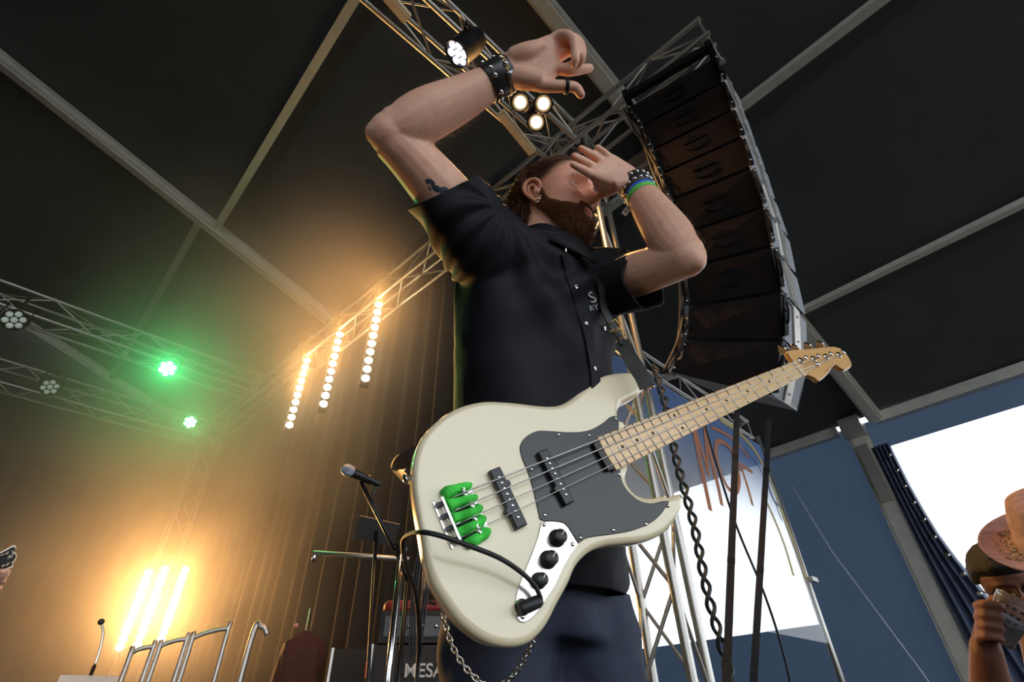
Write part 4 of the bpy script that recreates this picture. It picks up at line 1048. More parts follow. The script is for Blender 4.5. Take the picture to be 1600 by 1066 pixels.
# knobs
for (q, r, h) in [((869, 842), .0112, .016), ((855, 875.5), .0112, .016), ((840.5, 908.5), .0098, .015)]:
    x, y = bl2(*q, TOP); M = BM @ Matrix.Translation((x, y, TOP + .002))
    k = MB().lathe([(r * 1.12, 0), (r * 1.15, .002), (r * 1.06, .004), (r, .005), (r * .92, h), (r * .82, h + .0012), (.001, h + .0014)], M, 26).build('control_knob', M_BLACK, bass)
    MB().box((r * .5, 0, h + .0016), (r * .8, .0012, .0008), None, M @ Matrix.Rotation(.5, 4, 'Z')).build('pointer_line', M_NUT, k)
# screws
def screw(x, y, z, r=.0028, parent=None):
    return link('screw', SCREW, parent or bass, BM @ Matrix.Translation((x, y, z)) @ Matrix.Diagonal((r / .003,) * 3 + (1,)))
SCREW = MB().lathe([(.003, 0), (.0029, .0008), (.0018, .0017), (.0006, .0019)], n=10).mesh('screw'); SCREW.materials.append(M_CHROME)
for q in [(961, 655), (919, 681), (871.5, 680), (829.5, 734), (850, 805.5), (905.5, 841), (957, 829), (1008, 819.5), (1043, 791), (966, 742)]: screw(*bl2(*q, TOP), TOP + .0022, .0032)
for q in [(849, 820.5), (893.5, 851.5), (815.5, 964.5)]: screw(*bl2(*q, TOP), TOP + .0024, .0033, cpl)
# pickups
def pickup(xc, yc, w, l, ang=0):
    M = BM @ Matrix.Translation((xc, yc, 0)) @ Matrix.Rotation(ang, 4, 'Z')
    o = []; 
    hw, hl = w / 2, l / 2
    pts = [(-hw, -hl), (hw, -hl), (hw, -.018), (hw + .007, -.013), (hw + .007, -.007), (hw, -.002), (hw, hl), (-hw, hl), (-hw, .018), (-hw - .007, .013), (-hw - .007, .007), (-hw, .002)]
    pts = [(-hw, -hl), (hw, -hl), (hw, hl * .28), (hw + .0045, hl * .34), (hw + .0045, hl * .46), (hw, hl * .52), (hw, hl), (-hw, hl), (-hw, -hl * .28 + .05 * 0), (-hw - .005, -hl * .34), (-hw - .005, -hl * .46), (-hw, -hl * .52)]
    pts = resamp(pts, .006)
    k = MB().extrude(pts, TOP, -.0005, M, .0022, 3).build('pickup', M_PICKUP, bass)
    pole = MB().lathe([(.0027, 0), (.0026, .0008), (.001, .0011)], n=10).mesh('pole_piece'); pole.materials.append(M_CHROME)
    for s in range(4):
        for dd in (-.0046, .0046): link('pole_piece', pole, k, M @ Matrix.Translation((0, (1.5 - s) * l * .195 + dd, -.0006)))
    return k
xb, yb = [(a + b) / 2 for a, b in zip(bl2(773.6, 731.8, -.003), bl2(814.7, 824.7, -.003))]
pickup(xb, yb, .019, .094)
xn, yn = [(a + b) / 2 for a, b in zip(bl2(846, 706, -.003), bl2(891.5, 785, -.003))]
pickup(xn, yn, .0185, .092)
# neck, fretboard, frets, dots
XE = fretx(20) - .012
def hw(x): return lerp(.0195, .031, -x / -XE)
nk = MB(); secs = []
for i in range(25):
    x = lerp(.0, XE, i / 24); w = hw(x); dp = lerp(.022, .026, i / 24); ring = []
    for k in range(13):
        a = math.pi * k / 12; ring.append(V((x, w * math.cos(a), -.006 - (dp - .006) * math.sin(a) ** .8)))
    secs.append([V((x, w, -.001)), *ring, V((x, -w, -.001))])
n = len(secs[0]); vs = [p for s in secs for p in s]; fs = []
for i in range(24):
    for k in range(n - 1): fs.append((i * n + k, i * n + k + 1, (i + 1) * n + k + 1, (i + 1) * n + k))
    fs.append((i * n + n - 1, i * n, (i + 1) * n, (i + 1) * n + n - 1))
fs += [tuple(range(n)), tuple(reversed(range(24 * n, 25 * n)))]
nk.add(vs, fs, True, BM); neck = nk.build('neck', M_MAPLE, bass)
fb = ccw([(.004, .0197), (XE, .031), (XE - .002, 0), (XE, -.031), (.004, -.0197)])
fbo = MB().extrude(resamp(fb, .02), -.0065, -.0008, BM, .0012, 2).build('fretboard', M_MAPLE, bass)
MB().extrude(ccw([(XE + .02, .029), (XE - .0135, .026), (XE - .0135, -.026), (XE + .02, -.029)]), -.016, -.0022, BM).build('neck_heel', M_DOT, bass)
for f in range(1, 21):
    x = fretx(f); w = hw(x) - .0004
    MB().tube([(x, w, -.0008), (x, -w, -.0008)], .0013, 6, True, BM).build('fret', M_FRET, fbo)
DOT = MB().lathe([(.0031, -.0004), (.0031, .0003), (.0005, .0003)], n=12).mesh('inlay_dot'); DOT.materials.append(M_DOT)
for f in (3, 5, 7, 9, 15, 17, 19, 12):
    x = (fretx(f) + fretx(f - 1)) / 2
    for y in ((0,) if f != 12 else (.0135, -.0135)): link('inlay_dot', DOT, fbo, BM @ Matrix.Translation((x, y, -.0008)))
MB().box((.0015, 0, -.001), (.0035, .0392, .006), None, BM).build('nut', M_NUT, bass)
# headstock
ZH = -.011
hp = [(1243, 568), (1238.5, 562), (1234, 556), (1231.5, 549), (1237, 547), (1252, 546), (1275, 544), (1296, 541.8), (1305, 541.8), (1314, 545), (1322, 552), (1328.5, 562), (1331, 570), (1327.5, 575.5), (1319.5, 577.5), (1312, 573.5), (1307, 570), (1303, 571.5), (1298.5, 577), (1294, 584), (1285, 592.5), (1279.5, 595), (1272, 589.5), (1264.5, 586.2), (1257, 585.8), (1255.5, 586)]
hd = ccw(smooth2([bl2(*q, ZH) for q in hp], 3)); MB().extrude(hd, ZH - .0135, ZH, BM, .0022, 3).build('headstock', M_MAPLEH, bass)
MB().extrude(ccw([(.002, .0194), (.028, .022), (.028, -.02), (.002, -.0194)]), ZH - .008, -.0045, BM, .002, 2).build('head_ramp', M_MAPLE, bass)
pegs = [(1251.5, 563.5), (1271.5, 561), (1291, 557.5), (1310.5, 554.8)]; pegl = []
for i, q in enumerate(pegs):
    x, y = bl2(*q, ZH); pegl.append((x, y)); M = BM @ Matrix.Translation((x, y, ZH))
    k = MB().lathe([(.0088, 0), (.0088, .0016), (.0072, .0022), (.0055, .003), (.0052, .011), (.0062, .013), (.0062, .015), (.004, .0165), (.001, .0165)], M, 18).build('tuning_post', M_CHROME, bass)
    # machine head behind: stem and clover key
    M2 = BM @ Matrix.Translation((x + .004, y + .012, ZH - .02))
    MB().box((0, .002, .002), (.026, .032, .004), None, M2).build('tuner_plate', M_CHROME, k)
    MB().tube([(0, 0, -.004), (0, .026, -.004)], .003, 8, True, M2).build('key_stem', M_CHROME, k)
    cl = MB().extrude(smooth2([(.013 * math.cos(a) * (1 + .16 * math.cos(4 * a)), .013 * math.sin(a) * (1 + .16 * math.cos(4 * a))) for a in [j * math.pi / 10 for j in range(20)]], 2), -.003, .003, M2 @ Matrix.Translation((0, .032, -.004)) @ Matrix.Rotation(1.1, 4, 'Y'), .0015, 2)
    cl.build('tuning_key', M_CHROME, k)
x, y = bl2(1274.5, 571, ZH); MB().lathe([(.004, 0), (.004, .004), (.0062, .006), (.0062, .0075), (.002, .009)], BM @ Matrix.Translation((x, y, ZH)), 14).build('string_tree', M_CHROME, bass)
# headstock script line (small printed mark)
sm = spline([(*bl2(1289, 583, ZH), 0), (*bl2(1292, 577.5, ZH), 0), (*bl2(1293.5, 580, ZH), 0), (*bl2(1296, 573, ZH), 0), (*bl2(1298, 574.5, ZH), 0), (*bl2(1301, 567, ZH), 0)], 5)
MB().tube([V((p.x, p.y, ZH + .0001)) for p in sm], .0006, 5, True, BM).build('script_mark', mat('faded_script', hexcol(130, 100, 62), .5), bass)
# bridge: base plate with upturned lip, four saddles with screws, green foam mute woven between
bx = -SCL
p_a = bl2(691, 777, TOP + .012); p_b = bl2(719, 848.5, TOP + .012)
lipx = (p_a[0] + p_b[0]) / 2; ly0, ly1 = p_b[1], p_a[1]; lyc = (ly0 + ly1) / 2; lw = abs(ly1 - ly0)
br = MB(); br.box((lipx + .024, lyc, TOP + .0015), (.052, lw, .003), None, BM).build('bridge_plate', M_CHROME, bass)
MB().box((lipx, lyc, TOP + .0075), (.0032, lw, .015), None, BM).build('bridge_lip', M_CHROME, bass)
lip2 = MB().box((lipx - .011, lyc - .001, TOP + .002), (.002, lw * 1.02, .004), None, BM).build('bridge_rear_strip', M_CHROME, bass)  # plain chrome strip behind the bridge lip
for s in range(4):
    y = lyc + (1.5 - s) * .0178
    MB().box((lipx - .006, y, TOP + .006), (.009, .0055, .0055), None, BM).build('ball_end', M_BLACKM, bass)
SADX = []
for s, q in enumerate([(729, 774), (739.5, 792.5), (742, 808.5), (749, 829)]):
    x, y0 = bl2(*q, 0); y = lyc + (1.5 - s) * .0182; SADX.append((x, y))
    sd = MB().lathe([(.0015, -.0075), (.0046, -.0068), (.0046, -.001), (.0036, 0), (.0046, .001), (.0046, .0068), (.0015, .0075)], BM @ Matrix.Translation((x, y, -.004)) @ Matrix.Rotation(math.pi / 2, 4, 'X'), 14).build('saddle', M_CHROME, bass)
    MB().tube([(lipx, y - .002, TOP + .007), (x, y - .002, -.005)], .0017, 8, True, BM).build('intonation_screw', M_BLACKM, sd)
    for dy in (-.0055, .0055): MB().tube([(x, y + dy, TOP + .002), (x, y + dy, .0022)], .0013, 6, True, BM).build('height_screw', M_CHROME, sd)
# foam blocks: wavy strip passing under and over the strings
fm = thing('foam_mute', 'bright green foam mute stuffed under the strings at the bridge', 'foam', BM @ V((lipx + .03, lyc, TOP)))
for s in range(5):
    y = lyc + (2 - s) * .0182; mb = MB(); vs = []; fs = []; nx, ny = 12, 6; x0 = lipx + .004 + .003 * (s == 4) ; x1 = [SADX[min(3, max(0, k))][0] for k in (s, s - 1)]; x1 = max(x1) + .012
    for i in range(nx + 1):
        for j in range(ny + 1):
            u = i / nx; v = j / ny - .5; wd = .0165 + .002 * math.sin(u * 5 + s)
            prof = TOP + .004 + .0135 * (1 - (2 * v) ** 4) * (.55 + .45 * math.sin(math.pi * min(1, u * 1.06 + .1))) + .004 * math.sin(u * 9 + s * 1.4)
            vs.append(V((lerp(x0, x1, u) + .004 * math.cos(v * 5) * u - .004 * v * (s == 4), y + v * wd + .002 * math.sin(u * 4 + s), prof)))
    m0 = len(vs); vs += [V((p.x, p.y, TOP + .001)) for p in vs]
    for i in range(nx):
        for j in range(ny): a = i * (ny + 1) + j; fs.append((a, a + ny + 1, a + ny + 2, a + 1))
    b = [i * (ny + 1) for i in range(nx + 1)] + [nx * (ny + 1) + j for j in range(1, ny + 1)] + [i * (ny + 1) + ny for i in range(nx - 1, -1, -1)] + [j for j in range(ny - 1, 0, -1)]
    for i in range(len(b)): a, c_ = b[i], b[(i + 1) % len(b)]; fs.append((c_, a, a + m0, c_ + m0))
    mb.add(vs, fs, True, BM).build('foam_fold', M_FOAM, fm)
# strings
for s in range(4):
    yn_ = (1.5 - s) * .0098; x, y = SADX[s]; px_, py_ = pegl[s]
    th = [.00125, .00105, .00085, .0007][s]
    pts = [(lipx, y, TOP + .008), (x - .006, y, -.001), (x, y, .0022), (0.001, yn_, .0026), (px_ - .002, py_ - .004 * (1), ZH + .006)]
    if s >= 2:
        tx, ty = bl2(1274.5, 571, ZH); pts = pts[:4] + [(tx, ty - .002 * (s - 2), ZH + .005), (px_, py_ - .004, ZH + .006)]
    MB().tube(pts, th, 6, True, BM).build('string', M_STRING, bass)
# strap buttons
hx = bl2(1010, 604, TOP - .02)
BTN = MB().lathe([(.004, 0), (.004, .006), (.008, .009), (.008, .011), (.003, .013)], n=14)
sb = BM @ V((hx[0] + .000, hx[1] - .002, TOP - .02)); MB().lathe([(.004, -.004), (.004, .008), (.0085, .012), (.0085, .014), (.003, .016)], frame(sb, z=BX * .9 + BY * .1), 14).build('strap_button', M_CHROME, bass)
tx_, ty_ = bl2(646, 745, TOP - .02); tb = BM @ V((tx_, ty_, TOP - .02)); MB().lathe([(.004, -.004), (.004, .008), (.0085, .012), (.0085, .014), (.003, .016)], frame(tb, z=-BX), 14).build('strap_button', M_CHROME, bass)
# cable with angled plug
cab = thing('instrument_cable', 'black cable looping from the strap across the bass to its jack', 'cable', P(806, 945, .6))
jx, jy = bl2(826, 941, TOP + .004)
jk = MB().lathe([(.011, 0), (.011, .003), (.0085, .0035), (.0085, .007), (.003, .0075)], BM @ Matrix.Translation((*bl2(814, 950, TOP), TOP + .002)), 18).build('jack_nut', M_CHROME, bass)
pa = BM @ V((*bl2(811, 953, TOP + .012), TOP + .012)); pb_ = BM @ V((*bl2(846, 938, TOP + .012), TOP + .012))
MB().tube([pa, pa.lerp(pb_, .12), pa.lerp(pb_, .5), pa.lerp(pb_, .85), pb_], [.0075, .0088, .009, .0085, .006], 14).build('plug', M_RUB, cab)
MB().tube([pa.lerp(pb_, .2), BM @ V((*bl2(815, 951, TOP), TOP + .001))], .006, 10).build('plug_tip', M_CHROME, cab)
def bp(px, py, z): return BM @ V((*bl2(px, py, z), z))
cpts = [bp(845, 938, TOP + .014), bp(843, 930, TOP + .018), bp(835, 915, TOP + .022), bp(815, 895, TOP + .03), bp(780, 872, TOP + .04), bp(730, 852, TOP + .05), bp(690, 838, TOP + .05), bp(662, 832, TOP + .035), bp(645, 834, TOP + .0), bp(630, 845, TOP - .05), bp(634, 880, TOP - .07), bp(650, 930, TOP - .10), bp(655, 1000, TOP - .16), bp(650, 1090, TOP - .2)]
end = V((cpts[-1].x, cpts[-1].y + .1, .7)); cpts += [V((cpts[-1].x, cpts[-1].y + .05, 1.0)), end, V((end.x - .5, end.y + .5, .664))]
MB().tube(spline(cpts, 8), .0034, 8).build('lead', M_RUB, cab)
# ------------------------------------------------------------------ guitar strap: over the left shoulder to the upper horn, behind the back to the tail button
strap = thing('guitar_strap', 'black leather strap running from the shoulder to the bass horn', 'strap', sb)
def ribbon(pts, w, th, nrm, name, m, parent, sub=8):
    pp = spline(pts, sub); mb = MB(); vs = []; fs = []
    for i, a in enumerate(pp):
        d = (pp[min(len(pp) - 1, i + 1)] - pp[max(0, i - 1)]).normalized(); n = nrm(a); s = d.cross(n).normalized(); n = s.cross(d).normalized()
        vs += [a - s * w / 2 - n * th / 2, a - s * w / 2 + n * th / 2, a + s * w / 2 + n * th / 2, a + s * w / 2 - n * th / 2]
    for i in range(len(pp) - 1):
        for k in range(4): fs.append((i * 4 + k, i * 4 + 4 + k, i * 4 + 4 + (k + 1) % 4, i * 4 + (k + 1) % 4))
    fs += [(0, 1, 2, 3), ((len(pp) - 1) * 4 + 3, (len(pp) - 1) * 4 + 2, (len(pp) - 1) * 4 + 1, (len(pp) - 1) * 4)]
    return mb.add(vs, fs, False).build(name, m, parent)
tcam = lambda a: (CAM - a).normalized()
s1 = on_shirt(941, 482, .005)[0] or P(941, 482, 1.0); s2 = on_shirt(939, 462, .004)[0] or P(939, 462, 1.0); s3 = on_shirt(938, 440, .004)[0] or P(938, 440, 1.05)
ribbon([P(1011, 606, .935), P(1004, 590, .945), P(985, 560, .965), P(972, 534, .985)], .028, .004, tcam, 'strap_end', M_LEATHER, strap)
ribbon([P(974, 538, .98), P(966, 522, .99), P(955, 505, .995), s1 + tcam(s1) * .004, s2 + tcam(s2) * .003, s3, s3 + V((0, .06, .03))], .016, .003, lambda a: (tcam(a) + V((.75, 0, 0))).normalized(), 'strap_band', M_LEATHER, strap)
for q in ((967, 523, .984), (958, 509, .988)):
    c = P(*q); M = frame(c, z=tcam(c), x=P(q[0] + 10, q[1] + 16, q[2]) - c)
    MB().tube([M @ V(p) for p in ((-.008, -.010, 0), (.008, -.010, 0), (.008, .010, 0), (-.008, .010, 0))], .0014, 6, closed=True).build('buckle', M_GOLD, strap)
ribbon([tb - BX * .004, P(633, 746, .85), P(620, 738, .9), P(637, 716, .97), P(700, 690, 1.06)], .03, .004, lambda a: V((.8, -.3, .5)), 'strap_tail', M_LEATHER, strap)
# ------------------------------------------------------------------ hanging speaker column (nine boxes, each a thing)
M_SPKF = mat('speaker_front', (.011, .0075, .0065), .9, spec=.08, var=.2, scale=14, bump=.1, bscale=200)
M_SPKS = mat('speaker_side_paint', hexcol(158, 160, 166), .6, var=.1, scale=9, bump=.05, bscale=90)
M_SPKB = mat('speaker_edge', hexcol(176, 178, 182), .5, .2, var=.08)
M_DISC = mat('speaker_horn_dark', (.003, .003, .004), .8, var=.2, spec=.1)
_L = [(985, 165), (1005, 196), (1022, 233), (1036, 270), (1050, 312), (1065, 366), (1073, 418), (1077, 479), (1072, 532), (1050, 583)]
_Rr = [(1115, 90), (1128, 128), (1143, 172), (1158, 215), (1172, 262), (1193, 323), (1205, 384), (1221, 455), (1224, 532), (1206, 620)]
LV = []
for k in range(10):
    z = lerp(5.85, 3.3, k / 9); a = onz(*_L[k], z); b = onz(*_Rr[k], z); LV.append((a, b))
BK0 = onz(1258, 686, 3.3) - LV[9][1]; print('BK0', BK0, BK0.length); BK0 = V((math.cos(math.radians(41)), math.sin(math.radians(41)), 0))
ordn = ['lowest', 'second lowest', 'third lowest', 'fourth lowest', 'middle', 'fourth highest', 'third highest', 'second highest', 'topmost']
BOLT = MB().lathe([(.009, 0), (.009, .006), (.005, .011), (.001, .012)], n=8).mesh('rig_bolt'); BOLT.materials.append(M_CHROME)
for k in range(9):
    (a0, b0), (a1, b1) = LV[k], LV[k + 1]; g = .012
    ca, cb = (a0 + b0) / 2, (a1 + b1) / 2; dn = (cb - ca).normalized()
    a0, b0 = a0 + dn * g, b0 + dn * g; a1, b1 = a1 - dn * g, b1 - dn * g
    wv = ((b0 - a0) + (b1 - a1)).normalized(); nf = wv.cross(dn).normalized()
    if nf.dot(CAM - ca) < 0: nf = -nf
    ctr = (ca + cb) / 2; o = thing('line_array_speaker', f'{ordn[8 - k]} box of the hanging dark line array speaker column', 'speaker', ctr, 'line array speaker column')
    bk = BK0 * .46; sh_ = .06
    A = [a0, b0, b1, a1]; pinch = .86
    mid = lambda p, q, t: p.lerp(q, t)
    c4 = (a0 + b0 + a1 + b1) / 4
    Bq = [c4 + (p - c4) * pinch + bk for p in A]
    MB().hexa([p - nf * .02 for p in A], Bq).build('cabinet', M_BLACK, o)
    for (q0, q1, q2, q3, sg) in ((A[1], Bq[1], Bq[2], A[2], 1), (A[0], Bq[0], Bq[3], A[3], -1)):
        MB().hexa([p - nf * (.02 if n_ in (0, 3) else 0) for n_, p in enumerate((q0, q1, q2, q3))], [p - nf * (.02 if n_ in (0, 3) else 0) + wv * (.008 * sg) for n_, p in enumerate((q0, q1, q2, q3))]).build('side_panel', M_SPKS, o)
    if k == 8: MB().hexa([A[3] - nf * .02, A[2] - nf * .02, Bq[2], Bq[3]], [p + dn * .008 for p in (A[3] - nf * .02, A[2] - nf * .02, Bq[2], Bq[3])]).build('bottom_panel', M_SPKS, o)
    F = [c4 + (p - c4) * .985 for p in A]; MB().hexa([p - nf * .03 for p in F], F).build('front_grille', M_SPKF, o)
    for s in (-1, 1):   # two dark half-discs of the waveguide
        R_ = .088; pts = [V((R_ * math.cos(t), R_ * math.sin(t), 0)) for t in [lerp(.12, math.pi - .12, i / 12) for i in range(13)]]
        Mx = frame(c4 + nf * .012, z=nf, x=wv); Mx = Mx @ Matrix.Rotation(0 if s > 0 else math.pi, 4, 'Z') @ Matrix.Translation((0, .015, 0))
        MB().extrude([(p.x, p.y * .62) for p in pts], -.012, .004, Mx).build('waveguide', M_DISC, o)
    for (p0, p1, sg) in ((a0, a1, -1), (b0, b1, 1)):
        e0, e1 = p0.lerp(p1, .04), p0.lerp(p1, .96); off = wv * (sg * .016) + nf * .004
        R3 = Matrix((wv, nf, dn)).transposed(); Lg = (e1 - e0).length
        rl = MB().box((e0 + e1) / 2 + off, (.026, .05, Lg), R3).build('rigging_rail', M_BLACKM, o)
        for t in (.12, .4, .62, .9): link('rig_bolt', BOLT, rl, frame(p0.lerp(p1, t) + off + nf * .027, z=nf + wv * sg * .4))
        MB().tube(spline([e0.lerp(e1, .25) + off + nf * .028, e0.lerp(e1, .35) + off + nf * .055, e0.lerp(e1, .65) + off + nf * .055, e0.lerp(e1, .75) + off + nf * .028], 4), .008, 6).build('side_handle', M_BLACKM, rl)
    # pale edges and fly-plate on the side that shows
    for (x, y) in ((b0, Bq[1]), (b1, Bq[2]), (Bq[1], Bq[2])): MB().tube([x + wv * .002, y + wv * .002], .0065, 6).build('edge_trim', M_SPKB, o)
    fp = [lerp(.3, .62, 0), .62]; q0 = b0.lerp(Bq[1], .42); q1 = b0.lerp(Bq[1], .66); q2 = b1.lerp(Bq[2], .66); q3 = b1.lerp(Bq[2], .42)
    pl = MB().hexa([q0 + wv * .004, q1 + wv * .004, q2 + wv * .004, q3 + wv * .004], [p + wv * .016 for p in (q0, q1, q2, q3)]).build('fly_plate', M_ALU, o)
    for t in (.2, .8): link('rig_bolt', BOLT, pl, frame(q0.lerp(q3, t).lerp(q1.lerp(q2, t), .5) + wv * .016, z=wv))
# flying frame and hoist over the column
(a0, b0) = LV[0]; wv = (b0 - a0).normalized(); nf = wv.cross(V((0, 0, -1))).normalized(); nf = nf if nf.dot(CAM - a0) > 0 else -nf
fr_ = thing('flying_frame', 'black steel flying frame bolted above the speaker column', 'rigging', (a0 + b0) / 2)
for s in (0.0, 1.0):
    c = a0.lerp(b0, s) - nf * .2 + V((0, 0, .06)); MB().box(c, (.05, .62, .09), Matrix((wv, nf, V((0, 0, 1)))).transposed()).build('side_arm', M_BLACKM, fr_)
for d in (.06, -.2, -.46): MB().box((a0 + b0) / 2 + nf * d + V((0, 0, .06)), ((b0 - a0).length, .05, .08), Matrix((wv, nf, V((0, 0, 1)))).transposed()).build('cross_bar', M_BLACKM, fr_)
hc = (a0 + b0) / 2 - nf * .2
MB().tube([hc + V((0, 0, .08)), V((hc.x, hc.y, 6.05))], .016, 8).build('hoist_chain', M_BLACKM, fr_)
rk = thing('hoist_case', 'grey box hanging behind the wrist below the side truss', 'case', P(1003, 275, 5.2))
c = P(1003, 272, 5.1); Mh = frame(c, z=-ray(1003, 272), x=RGT * .8 + UPV * .55)
MB().box((0, 0, 0), (.34, .36, .3), None, Mh).build('case_body', mat('grey_case', hexcol(120, 116, 112), .6, .1), rk)
MB().box((0, .06, .155), (.35, .045, .01), None, Mh).build('case_rail', M_SPKB, rk)
MB().tube([c + V((0, 0, .2)), V((c.x, c.y, 6.1))], .012, 6).build('hanger', M_BLACKM, rk)
# cable loom down the edge of the column and a twisted pair of cables to the ground
loom = thing('cable_loom', 'black cable loom strapped along the edge of the speaker column', 'cable', LV[9][0])
lp = [LV[k][0] - (LV[k][1] - LV[k][0]).normalized() * .05 + V((0, 0, -.0)) for k in range(10)]
for j in range(3):
    MB().tube(spline([p + V((.018 * math.sin(j * 2 + i), .018 * math.cos(j * 2.3 + i * 1.7), 0)) for i, p in enumerate(lp)], 5), .011, 6).build('loom_cable', M_RUB, loom)
tw_ = thing('twisted_cable', 'black twisted pair of cables hanging from the speaker column beside the tower', 'cable', (0, 0, 0))
az = math.radians(18.6); tc_ = [V((math.sin(az) * h, math.cos(az) * h, z)) for h, z in ((3.02, 3.35), (2.95, 2.8), (2.9, 2.2), (2.86, 1.6), (2.84, 1.0), (2.84, .06))]
ln = spline(tc_, 40)
for j in (0, 1):
    pts = []
    for i, p in enumerate(ln): t = p.z * 2 * math.pi / .17 + j * math.pi; pts.append(p + V((math.cos(t) * .017, math.sin(t) * .017, 0)) + V((.006 * math.sin(p.z * 9), 0, 0)))
    MB().tube(pts, .0098, 7).build('twisted_strand', M_RUB, tw_)
def webbing(name, label, a, b, w, cat='strap'):
    o = thing(name, label, cat, b); mb = MB(); a, b = V(a), V(b); d = (b - a).normalized(); s = d.cross(CAM - (a + b) / 2).normalized(); n = s.cross(d)
    R3 = Matrix((s, d, n)).transposed(); mb.box((a + b) / 2, (w, (b - a).length, .004), R3).build('webbing', mat('black_webbing', (.012, .012, .013), .85, var=.5, scale=60, bump=.4, bscale=300), o)
    for t in (.25, .62): MB().box(a.lerp(b, t), (w * 1.05, .035, .007), R3).build('stitched_patch', M_LEATHER, o)
    return o
webbing('tie_down_strap', 'black tie down strap nearer the tower, falling from the lowest speaker box', P(1152, 632, 3.45), P(1133, 1120, 2.1), .036)
webbing('tie_down_strap', 'black tie down strap further from the tower below the lowest speaker box', P(1202, 655, 3.6), P(1174, 1120, 2.25), .034)
dc = thing('thin_cable', 'thin black cable crossing behind both tie down straps', 'cable', P(1235, 1066, 3))
MB().tube(spline([P(1095, 640, 3.7), P(1115, 710, 3.6), P(1150, 820, 3.5), P(1195, 930, 3.4), P(1225, 1025, 3.3), P(1245, 1120, 3.2)], 6), .008, 6).build('lead', M_RUB, dc)
gr = thing('guy_rope', 'thin white guy rope slanting across the dark side wall', 'rope', T(9.2, 1.3, 1))
MB().tube([onr(1238, 760, 9.25), onr(1300, 862, 9.2), onr(1440, 1050, 9.0), onr(1480, 1110, 8.9)], .011, 6).build('rope_line', mat('white_rope', hexcol(186, 190, 200), .8), gr)
# ------------------------------------------------------------------ printed scrim in the side opening
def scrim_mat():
    m = bpy.data.materials.new('graded_mesh_scrim'); m.use_nodes = True; nt = m.node_tree; nt.nodes.clear()
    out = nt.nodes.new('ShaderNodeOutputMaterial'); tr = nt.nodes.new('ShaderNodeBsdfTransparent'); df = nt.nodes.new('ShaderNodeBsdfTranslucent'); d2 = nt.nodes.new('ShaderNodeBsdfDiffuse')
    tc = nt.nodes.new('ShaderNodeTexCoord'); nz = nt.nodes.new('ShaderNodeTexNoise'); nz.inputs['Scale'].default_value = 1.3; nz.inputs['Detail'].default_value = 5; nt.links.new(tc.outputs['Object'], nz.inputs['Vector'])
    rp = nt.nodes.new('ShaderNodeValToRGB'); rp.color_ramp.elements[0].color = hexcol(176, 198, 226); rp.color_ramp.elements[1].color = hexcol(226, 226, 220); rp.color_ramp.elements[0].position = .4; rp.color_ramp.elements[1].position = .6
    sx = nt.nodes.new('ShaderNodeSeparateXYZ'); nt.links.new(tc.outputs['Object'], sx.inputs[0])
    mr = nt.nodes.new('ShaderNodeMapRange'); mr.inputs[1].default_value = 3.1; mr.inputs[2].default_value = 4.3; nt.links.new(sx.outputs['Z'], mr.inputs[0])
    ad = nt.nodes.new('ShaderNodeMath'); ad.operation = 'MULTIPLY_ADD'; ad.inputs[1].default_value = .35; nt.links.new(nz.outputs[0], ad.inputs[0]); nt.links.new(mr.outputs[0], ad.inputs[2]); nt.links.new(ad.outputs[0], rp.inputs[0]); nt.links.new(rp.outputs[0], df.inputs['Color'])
    rp.color_ramp.elements[0].color = hexcol(236, 238, 240); rp.color_ramp.elements[1].color = hexcol(128, 156, 200); rp.color_ramp.elements[0].position = .25; rp.color_ramp.elements[1].position = 1.0  # cloth turns from white below to blue towards the top
    mr2 = nt.nodes.new('ShaderNodeMapRange'); mr2.inputs[1].default_value = 3.2; mr2.inputs[2].default_value = 4.2; mr2.inputs[3].default_value = .4; mr2.inputs[4].default_value = .86; nt.links.new(sx.outputs['Z'], mr2.inputs[0]); nt.links.new(rp.outputs[0], d2.inputs['Color'])  # cloth gets denser towards the top
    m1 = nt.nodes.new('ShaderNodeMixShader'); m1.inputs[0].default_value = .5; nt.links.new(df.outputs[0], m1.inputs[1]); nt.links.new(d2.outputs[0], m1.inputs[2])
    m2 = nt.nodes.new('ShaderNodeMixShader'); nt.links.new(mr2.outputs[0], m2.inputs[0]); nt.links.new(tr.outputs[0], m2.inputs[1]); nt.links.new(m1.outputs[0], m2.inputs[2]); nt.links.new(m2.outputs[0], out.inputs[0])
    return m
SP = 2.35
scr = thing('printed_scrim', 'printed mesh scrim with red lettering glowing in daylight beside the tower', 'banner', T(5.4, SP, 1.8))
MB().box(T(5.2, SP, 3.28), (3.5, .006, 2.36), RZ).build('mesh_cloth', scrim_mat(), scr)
M_RED = mat('faded_red_print', hexcol(230, 172, 138), .8, var=.15); M_CRM = mat('cream_print', hexcol(224, 208, 164), .8, var=.1); M_DBL = mat('grey_blue_print', hexcol(150, 160, 182), .8, var=.15)
for m_, c_ in ((M_RED, (.8, .42, .26, 1)), (M_CRM, (.85, .78, .55, 1)), (M_DBL, (.42, .5, .66, 1))): translucent(m_, c_, .6)
def prt(pxs, w, m, name='printed_line', sub=6, closed=False):
    pts = [onp(q.x, q.y, SP - .012) for q in (cspline if closed else spline)([V((*q, 0)) for q in pxs], sub)]
    mb = MB(); mb.tube(pts, [w * .8] * len(pts), 4, not closed, None, .02, -PV, closed); mb.sm = [False] * len(mb.sm); mb.build(name, m, scr)
prt([(1083, 664), (1090, 700), (1098, 740), (1110, 798)], .05, M_RED, 'letter_m_stroke', 3); prt([(1085, 664), (1092, 690), (1103, 722), (1107, 742)], .035, M_RED, 'letter_m_stroke', 3)
